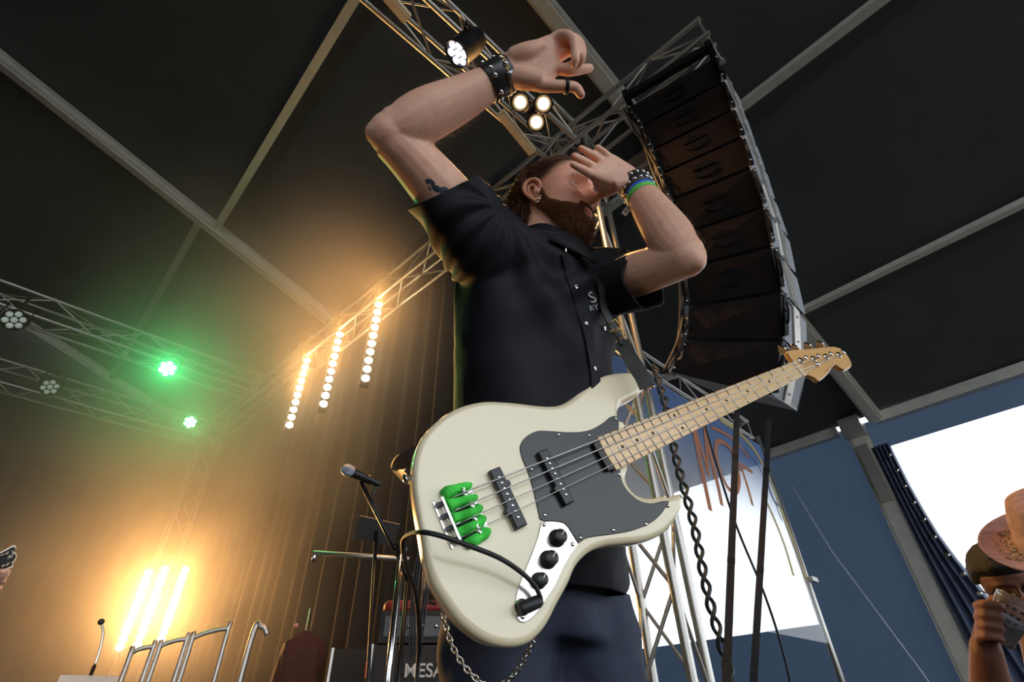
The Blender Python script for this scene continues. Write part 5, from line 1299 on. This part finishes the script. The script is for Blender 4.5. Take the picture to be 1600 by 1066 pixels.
prt([(1107, 742), (1104, 700), (1101, 668)], .03, M_RED, 'letter_m_stroke', 3); prt([(1101, 668), (1110, 710), (1122, 760), (1128, 790)], .045, M_RED, 'letter_m_stroke', 3)
prt([(1122, 690), (1138, 697), (1150, 720), (1155, 752), (1149, 770), (1136, 760), (1124, 732), (1119, 706)], .04, M_RED, 'letter_o_stroke', 5, True)
prt([(1112, 668), (1128, 675), (1150, 690), (1170, 715)], .03, M_RED, 'arched_line')
prt([(1158, 730), (1168, 760), (1176, 790)], .035, M_RED, 'letter_t_stroke', 4); prt([(1150, 722), (1176, 738)], .03, M_RED, 'letter_t_stroke', 4)
prt([(1125, 655), (1150, 672), (1178, 702), (1200, 742), (1222, 800), (1246, 860), (1262, 910)], .05, M_CRM, 'cream_scroll'); prt([(1190, 770), (1205, 800), (1225, 850), (1240, 900)], .04, M_CRM, 'cream_scroll')
prt([(1200, 750), (1208, 758), (1216, 775), (1220, 790), (1212, 786), (1204, 770)], .03, M_DBL, 'grey_scroll', 4, True); prt([(1165, 702), (1185, 728), (1205, 770), (1222, 815)], .02, M_DBL, 'grey_scroll')
ep = thing('scrim_pole', 'thin pale upright pole along the edge of the printed scrim', 'pole', T(6.95, SP, 0))
MB().tube([T(6.97, SP, 0), T(6.97, SP, 4.6)], .028, 8).build('pole_tube', M_ALU, ep); MB().tube([T(7.05, SP + .05, 0), T(7.05, SP + .05, 4.6)], .014, 6).build('side_tube', M_ALU, ep)
MB().box(T(7.02, SP - .05, 2.75), (.16, .05, .05), RZ).build('clamp', M_ALU, ep)
truss('scrim_truss', T(3.0, SP + .2, 4.75), T(7.0, SP + .2, 4.75), PV, None, .26, 'light truss above the printed scrim behind the bass neck', pitch=.45, tr=.02, br=.009)
# side curtain pulled back at the bright opening
def curtain():
    mb = MB(); vs = []; fs = []; n = 60; m = 14
    for i in range(n + 1):
        u = i / n; 
        for j in range(m + 1):
            v = j / m; z = lerp(.02, 4.82, v); p0 = 1.5; pe = interp(z, [0, 1.5, 2.6, 3.3, 4.0, 4.84], [.75, .85, 1.05, 1.22, 1.27, 1.26]); p = lerp(p0, pe, u)
            vs.append(T(9.2 + .05 * math.sin(u * 26) * (1 - .3 * v), p, z))
    for i in range(n):
        for j in range(m): a = i * (m + 1) + j; fs.append((a, a + m + 1, a + m + 2, a + 1))
    o = mb.add(vs, fs, True).build('side_curtain', mat('blue_grey_curtain', hexcol(74, 84, 108), .6, var=.15, scale=4)); o.modifiers.new('thickness', 'SOLIDIFY').thickness = .006
    tag(o, 'dark blue tent curtain gathered beside the bright opening', 'curtain')
curtain()
ey = thing('eyelet_strip', 'row of bright eyelets along the gathered curtain edge', 'fitting', T(9.1, 1.2, 4.6)); EY = MB().lathe([(.035, 0), (.035, .012), (.016, .012)], n=12).mesh('eyelet_ring'); EY.materials.append(M_CHROME)
for i in range(15): z = lerp(4.6, 1.2, i / 14); link('eyelet_ring', EY, ey, frame(T(9.1, interp(z, [0, 1.5, 2.6, 3.3, 4.0, 4.84], [.75, .85, 1.05, 1.22, 1.27, 1.26]) + .06, z), z=-RV))

# pale battens clamped under the front truss
for (qa, qb, lb) in (((782, 176), (832, 238), 'pale batten lit orange under the front truss beside the blinder lamps'), ((606, -6), (637, 30), 'pale batten lit orange under the front truss near the picture top')):
    a, b = onz(*qa, 5.98), onz(*qb, 5.98); o = thing('truss_batten', lb, 'light fixture', a, 'front truss battens'); d = (b - a).normalized(); s = d.cross(V((0, 0, 1))); R3 = Matrix((d, -s, V((0, 0, 1)))).transposed()
    MB().box((a + b) / 2, ((b - a).length, .085, .06), R3).build('batten_body', mat('pale_batten', hexcol(214, 196, 160), .5), o); MB().box((a + b) / 2 - V((0, 0, .034)), ((b - a).length * .96, .06, .008), R3).build('diffuser', mat('batten_diffuser', hexcol(226, 214, 190), .35), o)
    for t in (.15, .85): MB().box(a.lerp(b, t) + V((0, 0, .06)), (.04, .05, .08), R3).build('clamp', M_BLACKM, o)
# ------------------------------------------------------------------ things standing on the stage
def wtube(o, name, pts, r, m, n=8): return MB().tube(pts, r, n).build(name, m, o)
# microphone on a boom stand
d = ray(616, 960); h = 1.95; s = h / math.hypot(d.x, d.y); base = CAM + d * s; bx_, by_ = base.x, base.y
cl_ = V((bx_, by_, CAM.z + ray(618, 858).z / math.hypot(*ray(618, 858).xy) * h))
ms = thing('microphone_stand', 'black boom microphone stand just behind the bass body', 'stand', (bx_, by_, .65))
wtube(ms, 'lower_pole', [(bx_, by_, .68), (bx_, by_, 1.25)], .0125, M_BLACKM); wtube(ms, 'upper_pole', [(bx_, by_, 1.2), cl_], .009, M_CHROME)
for k in range(3): wtube(ms, 'leg', [(bx_, by_, .78), (bx_ + .32 * math.cos(k * 2.09 + .4), by_ + .32 * math.sin(k * 2.09 + .4), .662)], .009, M_BLACKM)
MB().lathe([(.02, -.012), (.022, 0), (.02, .012)], frame(cl_, z=(0, -1, 0)), 14).build('boom_clutch', M_BLACK, ms)
tip = P(563, 752, 1.95); bt = P(640, 905, 1.92); wtube(ms, 'boom_arm', [tip, tip.lerp(bt, .6), bt], .008, M_BLACKM)
wtube(ms, 'counterweight', [bt.lerp(tip, .0), bt.lerp(tip, .12)], .016, M_BLACK)
wtube(ms, 'height_collar', [(bx_, by_, 1.18), (bx_, by_, 1.27)], .017, M_BLACK)
mic = thing('microphone', 'vocal microphone with bluish metal grille pointing away on the boom', 'microphone', tip)
m0, m1 = P(541, 734, 1.9), P(566, 745, 1.94); ax = (m1 - m0).normalized()
MB().lathe([(.002, -.004), (.014, .002), (.0215, .014), (.0225, .026), (.0205, .036), (.02, .04)], frame(m0 - ax * .015, z=ax), 18).build('grille', mat('mic_grille', hexcol(186, 194, 214), .3, .8, bump=.6, bscale=900), mic)
MB().lathe([(.0205, 0), (.0215, .006), (.018, .012), (.0125, .12), (.011, .13)], frame(m0 + ax * .024, z=ax), 16).build('handle', M_BLACK, mic)
MB().lathe([(.016, 0), (.017, .03), (.013, .04)], frame(m0 + ax * .08, z=ax), 14).build('clip', M_BLACK, mic)
wtube(mic, 'cable', spline([m0 + ax * .15, P(583, 775, 1.95), P(590, 800, 1.95), P(612, 850, 1.93), P(640, 838, 1.9), P(632, 870, 1.9), P(622, 960, 1.92), V((bx_ + .02, by_, .7))], 6), .0035, M_RUB, 6)
# coiled spare cable on the stand
cc = thing('coiled_cable', 'coil of black cable hung on the microphone stand', 'cable', cl_)
for j in range(3): MB().tube([cl_ + RGT * (.075 + .018 * math.cos(t) + j * .008) + V((0, -.02, -.16 - .17 * math.sin(t) + j * .006)) for t in [2 * math.pi * i / 28 for i in range(28)]], .0035, 5, closed=True).build('cable_turn', M_RUB, cc)
# second boom with a pale arm, far side
bs = thing('boom_stand', 'far boom stand with a long pale horizontal arm and small microphone tip', 'stand', P(628, 880, 3.6))
e0, e1 = P(490, 864, 3.6), P(640, 874, 3.5); wtube(bs, 'boom_arm', [e0, e1], .017, M_ALU); b2 = P(640, 874, 3.5); wtube(bs, 'pole', [(b2.x, b2.y, .66), b2], .015, M_BLACKM)
MB().lathe([(.012, 0), (.016, .02), (.014, .06), (.004, .065)], frame(e0 + V((.01, 0, 0)), z=(0, 0, -1)), 12).build('small_microphone', M_CHROME, bs)  # small chrome microphone at the end of the arm
for k in range(3): wtube(bs, 'leg', [(b2.x, b2.y, .85), (b2.x + .35 * math.cos(k * 2.1), b2.y + .35 * math.sin(k * 2.1), .662)], .01, M_BLACKM)
# flat tray on a stand behind the microphone
ty = thing('sheet_stand', 'grey tilted sheet music stand behind the microphone boom', 'stand', P(595, 840, 2.8))
tcn = P(588, 830, 2.8); Mt = frame(tcn, z=(CAM - tcn).normalized() + V((0, -.2, -1.1)), x=RGT - UPV * .35)
MB().box((0, 0, 0), (.22, .14, .008), None, Mt).build('tray', mat('dark_grey_metal', (.12, .115, .11), .5, .5), ty); wtube(ty, 'pole', [tcn, V((tcn.x + .12, tcn.y + .05, .66))], .01, M_BLACKM)
for k in range(3): wtube(ty, 'leg', [(tcn.x + .12, tcn.y + .05, .8), (tcn.x + .12 + .25 * math.cos(k * 2.1), tcn.y + .05 + .25 * math.sin(k * 2.1), .662)], .008, M_BLACKM)
# amplifier stack
M_TOLEX = mat('black_tolex', (.012, .012, .012), .7, var=.3, scale=80, bump=.3, bscale=300)
def amp_box(name, label, px, py, t, w, dp, hgt, z0, parts):
    c = P(px, py, t); o = thing(name, label, 'amplifier', (c.x, c.y, z0)); f = (CAM - c); f.z = 0; f.normalize(); s = V((-f.y, f.x, 0)); R3 = Matrix((s, -f, V((0, 0, 1)))).transposed()
    cc_ = V((c.x, c.y, z0 + hgt / 2)); MB().box(cc_, (w, dp, hgt), R3).build('cabinet', M_TOLEX, o)
    MB().box(cc_ + f * (dp / 2 + .003), (w * .9, .012, hgt * .86), R3).build('grille_cloth', mat('amp_grille', (.02, .02, .021), .8, bump=.4, bscale=220), o)
    for sx in (-1, 1): MB().box(cc_ + f * (dp / 2) + s * (sx * w / 2), (.02, .02, hgt * 1.01), R3).build('metal_corner', M_ALU, o)
    return o, cc_, f, s, R3
ztop = P(660, 1010, 3.4).z
a_, c1, f1, s1_, R1 = amp_box('amplifier_cabinet', 'black amplifier cabinet with white lettering half hidden by the bass', 655, 1050, 3.4, .62, .4, ztop - .66, .655, None)
def flat_text(txt, loc, xdir, ydir, size, m, name, parent, off=.01):
    cu = bpy.data.curves.new(name, 'FONT'); cu.body = txt; cu.align_x = 'CENTER'; cu.align_y = 'CENTER'; cu.size = size; cu.extrude = .002; cu.offset = size * .012
    o = bpy.data.objects.new(name + '_t', cu); COL.objects.link(o); dg = bpy.context.evaluated_depsgraph_get(); me = bpy.data.meshes.new_from_object(o.evaluated_get(dg)); bpy.data.objects.remove(o)
    x = V(xdir).normalized(); y = V(ydir); y = (y - x * y.dot(x)).normalized(); z = x.cross(y); M = Matrix.Translation(V(loc)) @ Matrix((x, y, z)).transposed().to_4x4()
    for v in me.vertices: v.co = M @ v.co
    me.materials.append(m); return link(name, me, parent)
lp_ = P(662, 1054, 3.4); lp_ = lp_ + f1 * (f1.dot(c1 + f1 * .215 - lp_))
flat_text('MESA', lp_, s1_ if s1_.dot(RGT) > 0 else -s1_, (0, 0, 1), .105, mat('white_badge', hexcol(190, 188, 182), .5), 'lettering', a_)
hd_ = thing('bass_amplifier', 'bass amplifier unit with silver feet on the black cabinet', 'amplifier', (c1.x, c1.y, ztop)); MB().box((c1.x, c1.y, ztop + .11), (.56, .3, .19), R1).build('case', M_TOLEX, hd_)
MB().box(V((c1.x, c1.y, ztop + .11)) + f1 * .152, (.5, .01, .12), R1).build('control_panel', mat('panel_grey', (.05, .05, .052), .4, .4), hd_)
for sx in (-.2, .2): MB().lathe([(.02, 0), (.02, .02)], Matrix.Translation(V((c1.x, c1.y, ztop)) + s1_ * sx), 10).build('foot', M_CHROME, hd_)
for k in range(5): MB().lathe([(.014, 0), (.012, .02), (.002, .021)], frame(V((c1.x, c1.y, ztop + .11)) + f1 * .157 + s1_ * (-.18 + k * .09), z=f1), 10).build('knob', M_CHROME, hd_)
rc = thing('red_case', 'dark red soft case lying on the amplifier head', 'case', (c1.x, c1.y, ztop + .21)); vs = [(x * .27, y * .13) for x, y in [(-1, -.6), (-.7, -1), (.7, -1), (1, -.6), (1, .6), (.7, 1), (-.7, 1), (-1, .6)]]
MB().extrude(smooth2(vs, 3), 0, .07, Matrix.Translation((c1.x, c1.y, ztop + .206)) @ R1.to_4x4(), .025, 4).build('case_shell', mat('red_nylon', (.22, .012, .014), .6, var=.2), rc)
MB().tube(spline([V((c1.x, c1.y, ztop + .25)) + f1 * .14 + s1_ * -.08, V((c1.x, c1.y, ztop + .26)) + f1 * .18, V((c1.x, c1.y, ztop + .25)) + f1 * .14 + s1_ * .08], 5), .01, 6).build('carry_handle', M_RUB, rc)
b_, c2, f2, s2_, R2 = amp_box('small_combo_amplifier', 'small dark combo amplifier with an orange red badge', 575, 1060, 4.2, .6, .4, P(575, 1015, 4.2).z - .66, .655, None)
bp_ = P(579, 1050, 4.2); bp_ = bp_ + f2 * (f2.dot(c2 + f2 * .215 - bp_)); MB().box(bp_, (.085, .012, .11), R2).build('badge', mat('orange_badge', (.75, .09, .02), .5), b_)
# maroon jacket over a stand, dim
jk_ = thing('maroon_jacket', 'dim maroon jacket draped on a stand near the drape', 'clothing', P(475, 1060, 4.5)); jc = P(474, 1010, 4.5); pts_ = []
mb = MB()
for i in range(13):
    z = lerp(.12, -1.0, i / 12); w = interp(z, [-1, -.3, 0, .06, .1, .12], [.22, .2, .19, .17, .09, .03]); dd = .1 * w / .2
    for k in range(22): a = 2 * math.pi * k / 22; f = 1 + .12 * math.sin(a * 5 + z * 6); mb.v.append(jc + V((math.cos(a) * w * f, math.sin(a) * dd * f, z)))
for i in range(12):
    for k in range(22): mb.f.append((i * 22 + k, i * 22 + (k + 1) % 22, (i + 1) * 22 + (k + 1) % 22, (i + 1) * 22 + k)); mb.sm.append(True)
mb.build('cloth', mat('maroon_cloth', (.06, .012, .016), .85, var=.3, scale=8), jk_); wtube(jk_, 'stand_pole', [(jc.x, jc.y, .66), jc + V((0, 0, .3))], .014, M_CHROME)
MB().ball(P(463, 978, 4.38), .02, 8).build('pink_pin', mat('pink_plastic', (.7, .25, .25), .4), jk_)
# handrails by the riser
def hr(pxs, hdist):
    out = []
    for q in pxs: d = ray(*q); out.append(CAM + d * (hdist / math.hypot(d.x, d.y)))
    return out
for (l, r_, lb) in (((205, 1020), (240, 1011), 'handrail frame nearest the frame edge in front of the standing light bars'), ((250, 1010), (292, 999), 'middle handrail frame in front of the standing light bars'), ((301, 997), (357, 982), 'handrail frame nearest the wing drape')):
    a, b = hr([l, r_], 4.6); zz = a.z; o = thing('handrail', lb, 'railing', (a.x, a.y, .65), 'riser handrails'); b.z = zz + (b.z - a.z)
    ba, bb = V((a.x, a.y, .66)), V((b.x, b.y, .66))
    wtube(o, 'rail_tube', spline([ba, a.lerp(ba, .06), a.lerp(b, .06), b.lerp(a, .06), b.lerp(bb, .06), bb], 5), .015, M_ALU, 10)
    wtube(o, 'mid_rail', [a.lerp(ba, .45), b.lerp(bb, .45)], .011, M_ALU, 8)
a, = hr([(397, 980)], 4.6); o = thing('rail_post', 'single steel rail post standing before the wing drape', 'railing', (a.x, a.y, .65)); wtube(o, 'post', spline([V((a.x, a.y, .66)), a.lerp(V((a.x, a.y, .66)), .08), a + V((.06, 0, .0)), a + V((.1, .02, -.05))], 6), .02, M_ALU, 10)
MB().lathe([(.06, 0), (.06, .012), (.022, .02)], Matrix.Translation((a.x, a.y, .652)), 14).build('foot_plate', M_ALU, o)
# white keyboard case low at the left
a, b = hr([(92, 1060), (188, 1052)], 4.2); o = thing('keyboard_case', 'pale keyboard case edge low behind the handrails', 'case', ((a.x + b.x) / 2, (a.y + b.y) / 2, .65)); d = (b - a); d.z = 0; L_ = d.length; d.normalize(); f = V((-d.y, d.x, 0)); f = f if f.dot(CAM - a) < 0 else -f
R3 = Matrix((d, f, V((0, 0, 1)))).transposed(); mid_ = (a + b) / 2 + f * .17; MB().box(mid_ - V((0, 0, .05)), (L_, .34, .1), R3).build('case_body', mat('pale_case', hexcol(206, 196, 180), .5), o)
for sx in (-1, 1):
    for sy in (-1, 1): wtube(o, 'stand_leg', [mid_ + d * (sx * L_ * .4) + f * (sy * .12) - V((0, 0, .1)), V((mid_.x, mid_.y, 0)) + d * (sx * L_ * .45) + f * (sy * .14) + V((0, 0, .66))], .014, M_BLACKM)
gm = thing('gooseneck_microphone', 'small curved gooseneck microphone silhouetted by the amber bars', 'microphone', hr([(155, 1060)], 4.3)[0]); g = hr([(148, 1040), (156, 1015), (161, 990), (158, 972)], 4.3); wtube(gm, 'gooseneck', spline(g, 5), .006, M_CHROME, 6); MB().ball(g[-1], .018, 8).build('capsule', M_BLACK, gm); wtube(gm, 'pole', [g[0], V((g[0].x, g[0].y, .66))], .01, M_BLACKM)
MB().lathe([(.1, 0), (.1, .012), (.015, .02)], Matrix.Translation((g[0].x, g[0].y, .652)), 16).build('round_base', M_BLACKM, gm)
# ------------------------------------------------------------------ second guitarist at the picture edge: only the headstock and the fretting hand reach in
hs = thing('guitar_headstock', 'black guitar headstock with cream edge poking in at the picture edge', 'guitar', P(5, 875, 2.3))
def at(x, y, t=2.3): return P(x, y, t)
cH = at(0, 874); MH = frame(cH, z=(CAM - cH).normalized(), x=RGT * .93 + UPV * .36); MHI = MH.inverted()
def hl2(x, y): d = MHI.to_3x3() @ ray(x, y); o = MHI @ CAM; q = o + d * (-o.z / d.z); return (q.x, q.y)
ho = ccw([hl2(*q) for q in ((-60, 893), (-30, 880), (-6, 866), (8, 859), (20, 852), (25, 853), (25, 858), (22, 862), (27, 868), (24, 876), (20, 880), (21, 886), (8, 892), (-10, 895), (-40, 905), (-60, 912))])
MB().extrude(resamp(ho, .01), -.012, -.001, MH, .002, 2).build('binding', mat('cream_binding', hexcol(226, 220, 200), .4), hs)
ci = (sum(p[0] for p in ho) / len(ho), sum(p[1] for p in ho) / len(ho)); hi = [(ci[0] + (p[0] - ci[0]) * .94, ci[1] + (p[1] - ci[1]) * .84) for p in ho]; MB().extrude(resamp(hi, .01), -.004, .002, MH, .001, 2).build('face', M_GUARD, hs)
for q in ((2, 868), (10, 865), (4, 885), (12, 882)): MB().lathe([(.008, 0), (.008, .003), (.004, .004), (.004, .012), (.001, .013)], MH @ Matrix.Translation((*hl2(*q), .002)), 12).build('tuning_post', M_CHROME, hs)
prtm = spline([(*hl2(12, 874), 0), (*hl2(15, 868), 0), (*hl2(17, 872), 0), (*hl2(20, 865), 0), (*hl2(19, 860), 0)], 4); MB().tube([V((p.x, p.y, .0025)) for p in prtm], .0016, 5, True, MH).build('script_mark', mat('cream_script', hexcol(206, 200, 180), .5), hs)
nk0 = MH @ V((*hl2(-60, 902), -.01)); MB().tube([nk0, nk0 - RGT * .5 - UPV * .22 + FWD * .1], .022, 10).build('neck', M_MAPLE, hs)
hn = MB(); A_ = lambda x, y, t: P(x, y, t)
for (f0, f1_, f2_) in (((-14, 905, 2.32), (2, 893, 2.27), (9, 900, 2.27)), ((-18, 912, 2.32), (4, 903, 2.26), (13, 893, 2.26)), ((-20, 920, 2.32), (-2, 912, 2.27), (6, 908, 2.26)), ((-24, 926, 2.32), (-8, 922, 2.28), (0, 918, 2.27))): finger(hn, [A_(*f0), A_(*f1_), A_(*f2_)], .012, .009)
finger(hn, [A_(-22, 900, 2.34), A_(-10, 886, 2.34), A_(2, 880, 2.34)], .013, .01)
hn.hull([(A_(-16, 906, 2.32), .014), (A_(-26, 925, 2.32), .014), (A_(-48, 925, 2.34), .022), (A_(-46, 912, 2.34), .02)]); limb(hn, [A_(-44, 918, 2.34), A_(-80, 960, 2.4), A_(-140, 1040, 2.5)], [.027, .04, .045])
hme = remeshed(hn, 'hand', .004, 3); hme.materials.append(M_SKIN); pg = thing('person', 'fretting hand of a second guitarist at the picture edge', 'person', A_(-20, 915, 2.32)); link('hand', hme, pg)
# ------------------------------------------------------------------ man drinking at the bright opening
M_SKIN2 = mat('crowd_skin', hexcol(128, 84, 70), .55, var=.08, scale=40, sss=.1)
g1 = thing('person', 'man with dark cropped hair drinking from a clear cup at the bright opening', 'person', (1.5, 1.62, 0))
C1 = P(1592, 925, 1.42); f1 = V((-.62, -.72, -.28)).normalized(); l1 = V((0, 0, 1)).cross(f1).normalized(); u1 = f1.cross(l1)
HM1 = Matrix.Translation(C1) @ Matrix((f1, l1, u1)).transposed().to_4x4()
hmsh = head_mesh(); conv = HM1 @ HM.inverted(); hmsh.v = [conv @ v for v in hmsh.v]
neck1 = C1 + V((.0, .02, -.24)); cr = MB(); limb(cr, [HM1 @ V((-.02, 0, -.03)), HM1 @ V((-.03, 0, -.12)), neck1 + V((0, .03, -.05))], [.058, .056, .08], 16)
hx, hy = P(1552, 962, 1.2), None
wr1 = P(1540, 1010, 1.2); el1 = P(1556, 1120, 1.28); limb(cr, [el1, el1.lerp(wr1, .4), wr1], [.046, .043, .03], 14)
for k in range(4):
    y = 944 + k * 17; finger(cr, [P(1534, y + 10, 1.205), P(1527 + k, y + 3, 1.175), P(1540, y - 1, 1.145), P(1556, y + 1, 1.135), P(1566, y + 5, 1.14)], .0095, .0075)
finger(cr, [P(1540, 1000, 1.22), P(1538, 960, 1.22), P(1556, 938, 1.2), P(1572, 934, 1.19)], .015, .01)
cr.hull([(P(1536, 955, 1.21), .010), (P(1539, 1003, 1.21), .010), (wr1, .028), (P(1545, 990, 1.21), .016), (P(1545, 960, 1.215), .014)])
lm1 = remeshed(cr, 'limbs1', .005, 3); bmj = bmesh.new(); bmj.from_mesh(lm1); t_ = hmsh.mesh('t'); bmj.from_mesh(t_)
b1m = bpy.data.meshes.new('crowd_body'); bmj.to_mesh(b1m); bmj.free(); b1m.polygons.foreach_set('use_smooth', [True] * len(b1m.polygons)); b1m.materials.append(M_SKIN2); link('body', b1m, g1)
vs = []; fs = []
for i in range(25):
    for k in range(60):
        z = lerp(.035, .1279, i / 24); t = 2 * math.pi * k / 60; p = head_pt(t, z); hlz = lerp(.062, -.03, sstep(.06, -.03, p.x)); n = head_nrm(t, z)
        vs.append(HM1 @ (p + n * ((.016 + .004 * mnoise.noise(p * 60)) * sstep(hlz - .01, hlz + .012, z) - .002)))
for i in range(24):
    for k in range(60): fs.append((i * 60 + k, i * 60 + (k + 1) % 60, (i + 1) * 60 + (k + 1) % 60, (i + 1) * 60 + k))
MB().add(vs, fs, True).build('hair', mat('dark_crop_hair', (.012, .011, .012), .7, bump=.5, bscale=120), g1)
for sg in (-1, 1):
    e = MB().lathe([(max(.0005, .0118 * math.sin(a)), -.0118 * math.cos(a)) for a in [math.pi * k / 12 for k in range(13)]], HM1 @ Matrix.Translation((.0625, sg * .032, .0135)), 16).build('eye', M_EYE, g1); MB().lathe([(.0056, .0104), (.001, .0121)], HM1 @ frame((.0625, sg * .032, .0135), z=(1, 0, 0)), 12).build('iris', M_PUPIL, e)
    pts = [HM1 @ V((.094 + .004 * math.cos(a), sg * .033 + .025 * math.cos(a), .012 + .02 * math.sin(a))) for a in [2 * math.pi * i / 20 for i in range(20)]]
    MB().tube(pts, .002, 6, closed=True).build('glasses_rim', M_BLACK, g1); MB().tube([HM1 @ V((.094, sg * .058, .018)), HM1 @ V((.05, sg * .076, .02)), HM1 @ V((-.005, sg * .078, .016))], .002, 6).build('glasses_temple', M_BLACK, g1)
to = MB(); limb(to, [neck1 + V((0, .03, .0)), neck1 + V((.0, .05, -.1)), neck1 + V((0, .08, -.35)), neck1 + V((0, .1, -.65))], [.09, .17, .18, .17], 22, .65, f1)
sh1 = neck1 + l1 * -.16 + V((0, .03, -.06)); limb(to, [neck1 + V((0, .03, -.06)), sh1, sh1.lerp(el1, .6)], [.09, .075, .062], 16)
tm = remeshed(to, 'crowd_shirt', .01, 5); tm.materials.append(mat('black_tshirt', (.012, .012, .014), .8)); link('shirt', tm, g1)
lg = MB(); hp1 = neck1 + V((0, .1, -.62))
for sg in (-1, 1): limb(lg, [hp1 + l1 * sg * .08, V((hp1.x, hp1.y, .5)) + l1 * sg * .09, V((hp1.x, hp1.y, .06)) + l1 * sg * .1], [.11, .08, .06], 14)
lmm = remeshed(lg, 'crowd_trousers', .012, 4); lmm.materials.append(M_TROUS); link('trousers', lmm, g1)
# clear cup with printed lines
cup = thing('plastic_cup', 'clear plastic cup with dark print held to the drinking man mouth', 'cup', P(1560, 990, 1.16))
c0, c1_ = P(1556, 1002, 1.165), P(1590, 938, 1.17); ax = (c1_ - c0); hC = ax.length; M = frame(c0, z=ax)
MB().lathe([(.028, 0), (.029, .002), (.038, hC), (.0395, hC + .002), (.0375, hC + .002), (.0365, hC - .002), (.0275, .004), (.001, .004)], M, 28).build('cup_wall', mat('clear_plastic', (.85, .87, .9), .08, trans=.9, var=.02), cup)
MB().lathe([(.027, .005), (.031, hC * .45), (.001, hC * .45)], M, 24).build('drink', mat('cola_drink', (.12, .07, .05), .1, trans=.5), cup)
tocam = M.inverted().to_3x3() @ (CAM - c0); a0_ = math.atan2(tocam.y, tocam.x)
for r_ in range(4):
    for q in range(4):
        an = a0_ + (-.6 + q * .34); z = hC * (.35 + .14 * r_); rr = lerp(.0285, .0382, z / hC) + .0008; d = V((math.cos(an), math.sin(an), 0)); MB().box(d * rr + V((0, 0, z)), (.001, .0075 - .001 * (q % 2), .005), Matrix.Rotation(an, 3, 'Z'), M).build('print', mat('dark_cup_print', (.03, .025, .03), .6), cup)
# straw hat brim at the very edge
hat = thing('straw_hat', 'pale straw hat with sparkling sequins at the picture edge', 'hat', P(1670, 845, 1.1))
hc_ = P(1676, 848, 1.1); MhT = frame(hc_, z=(V((-.35, -.5, .75))).normalized(), x=RGT); vs = []; fs = []
prof_ = [(.0, .105), (.05, .11), (.078, .1), (.088, .06), (.092, .004), (.12, .0), (.15, .012), (.155, .016), (.15, .008), (.12, -.004), (.09, .0)]
MB().lathe([(max(.001, r), z) for r, z in prof_], MhT, 40).build('hat_shell', mat('straw', hexcol(176, 146, 152), .75, var=.2, scale=60, bump=.4, bscale=300), hat)
SQ = MB().lathe([(.0032, 0), (.0028, .001), (.001, .0014)], n=8).mesh('sequin'); SQ.materials.append(M_CHROME)
for k in range(120):
    a = rng.uniform(0, 6.283); r = rng.uniform(.094, .128); link('sequin', SQ, hat, MhT @ Matrix.Translation((r * math.cos(a), r * math.sin(a), .0045 + .006 * sstep(.12, .15, r))))
w2 = thing('person', 'hat wearer standing beside the drinking man, mostly cut by the picture edge', 'person', (hc_.x, hc_.y + .02, 0)); hm2 = head_mesh(); HM2 = Matrix.Translation(hc_ + V((.0, .01, -.07))) @ Matrix((f1, l1, u1)).transposed().to_4x4(); cv = HM2 @ HM.inverted(); hm2.v = [cv @ v for v in hm2.v]
to = MB(); n2 = hc_ + V((.03, .04, -.3)); limb(to, [hc_ + V((.02, .03, -.12)), n2, n2 + V((.02, .05, -.12)), n2 + V((.04, .08, -.5)), n2 + V((.04, .08, -.75)), V((n2.x + .04, n2.y + .08, .05))], [.055, .06, .17, .17, .16, .1], 20, .7, f1); t2 = remeshed(to, 'crowd_clothes', .012, 4); t2.materials.append(MATS['black_tshirt']); link('clothes', t2, w2)
m2 = hm2.mesh('crowd_head'); m2.materials.append(M_SKIN2); link('head', m2, w2)
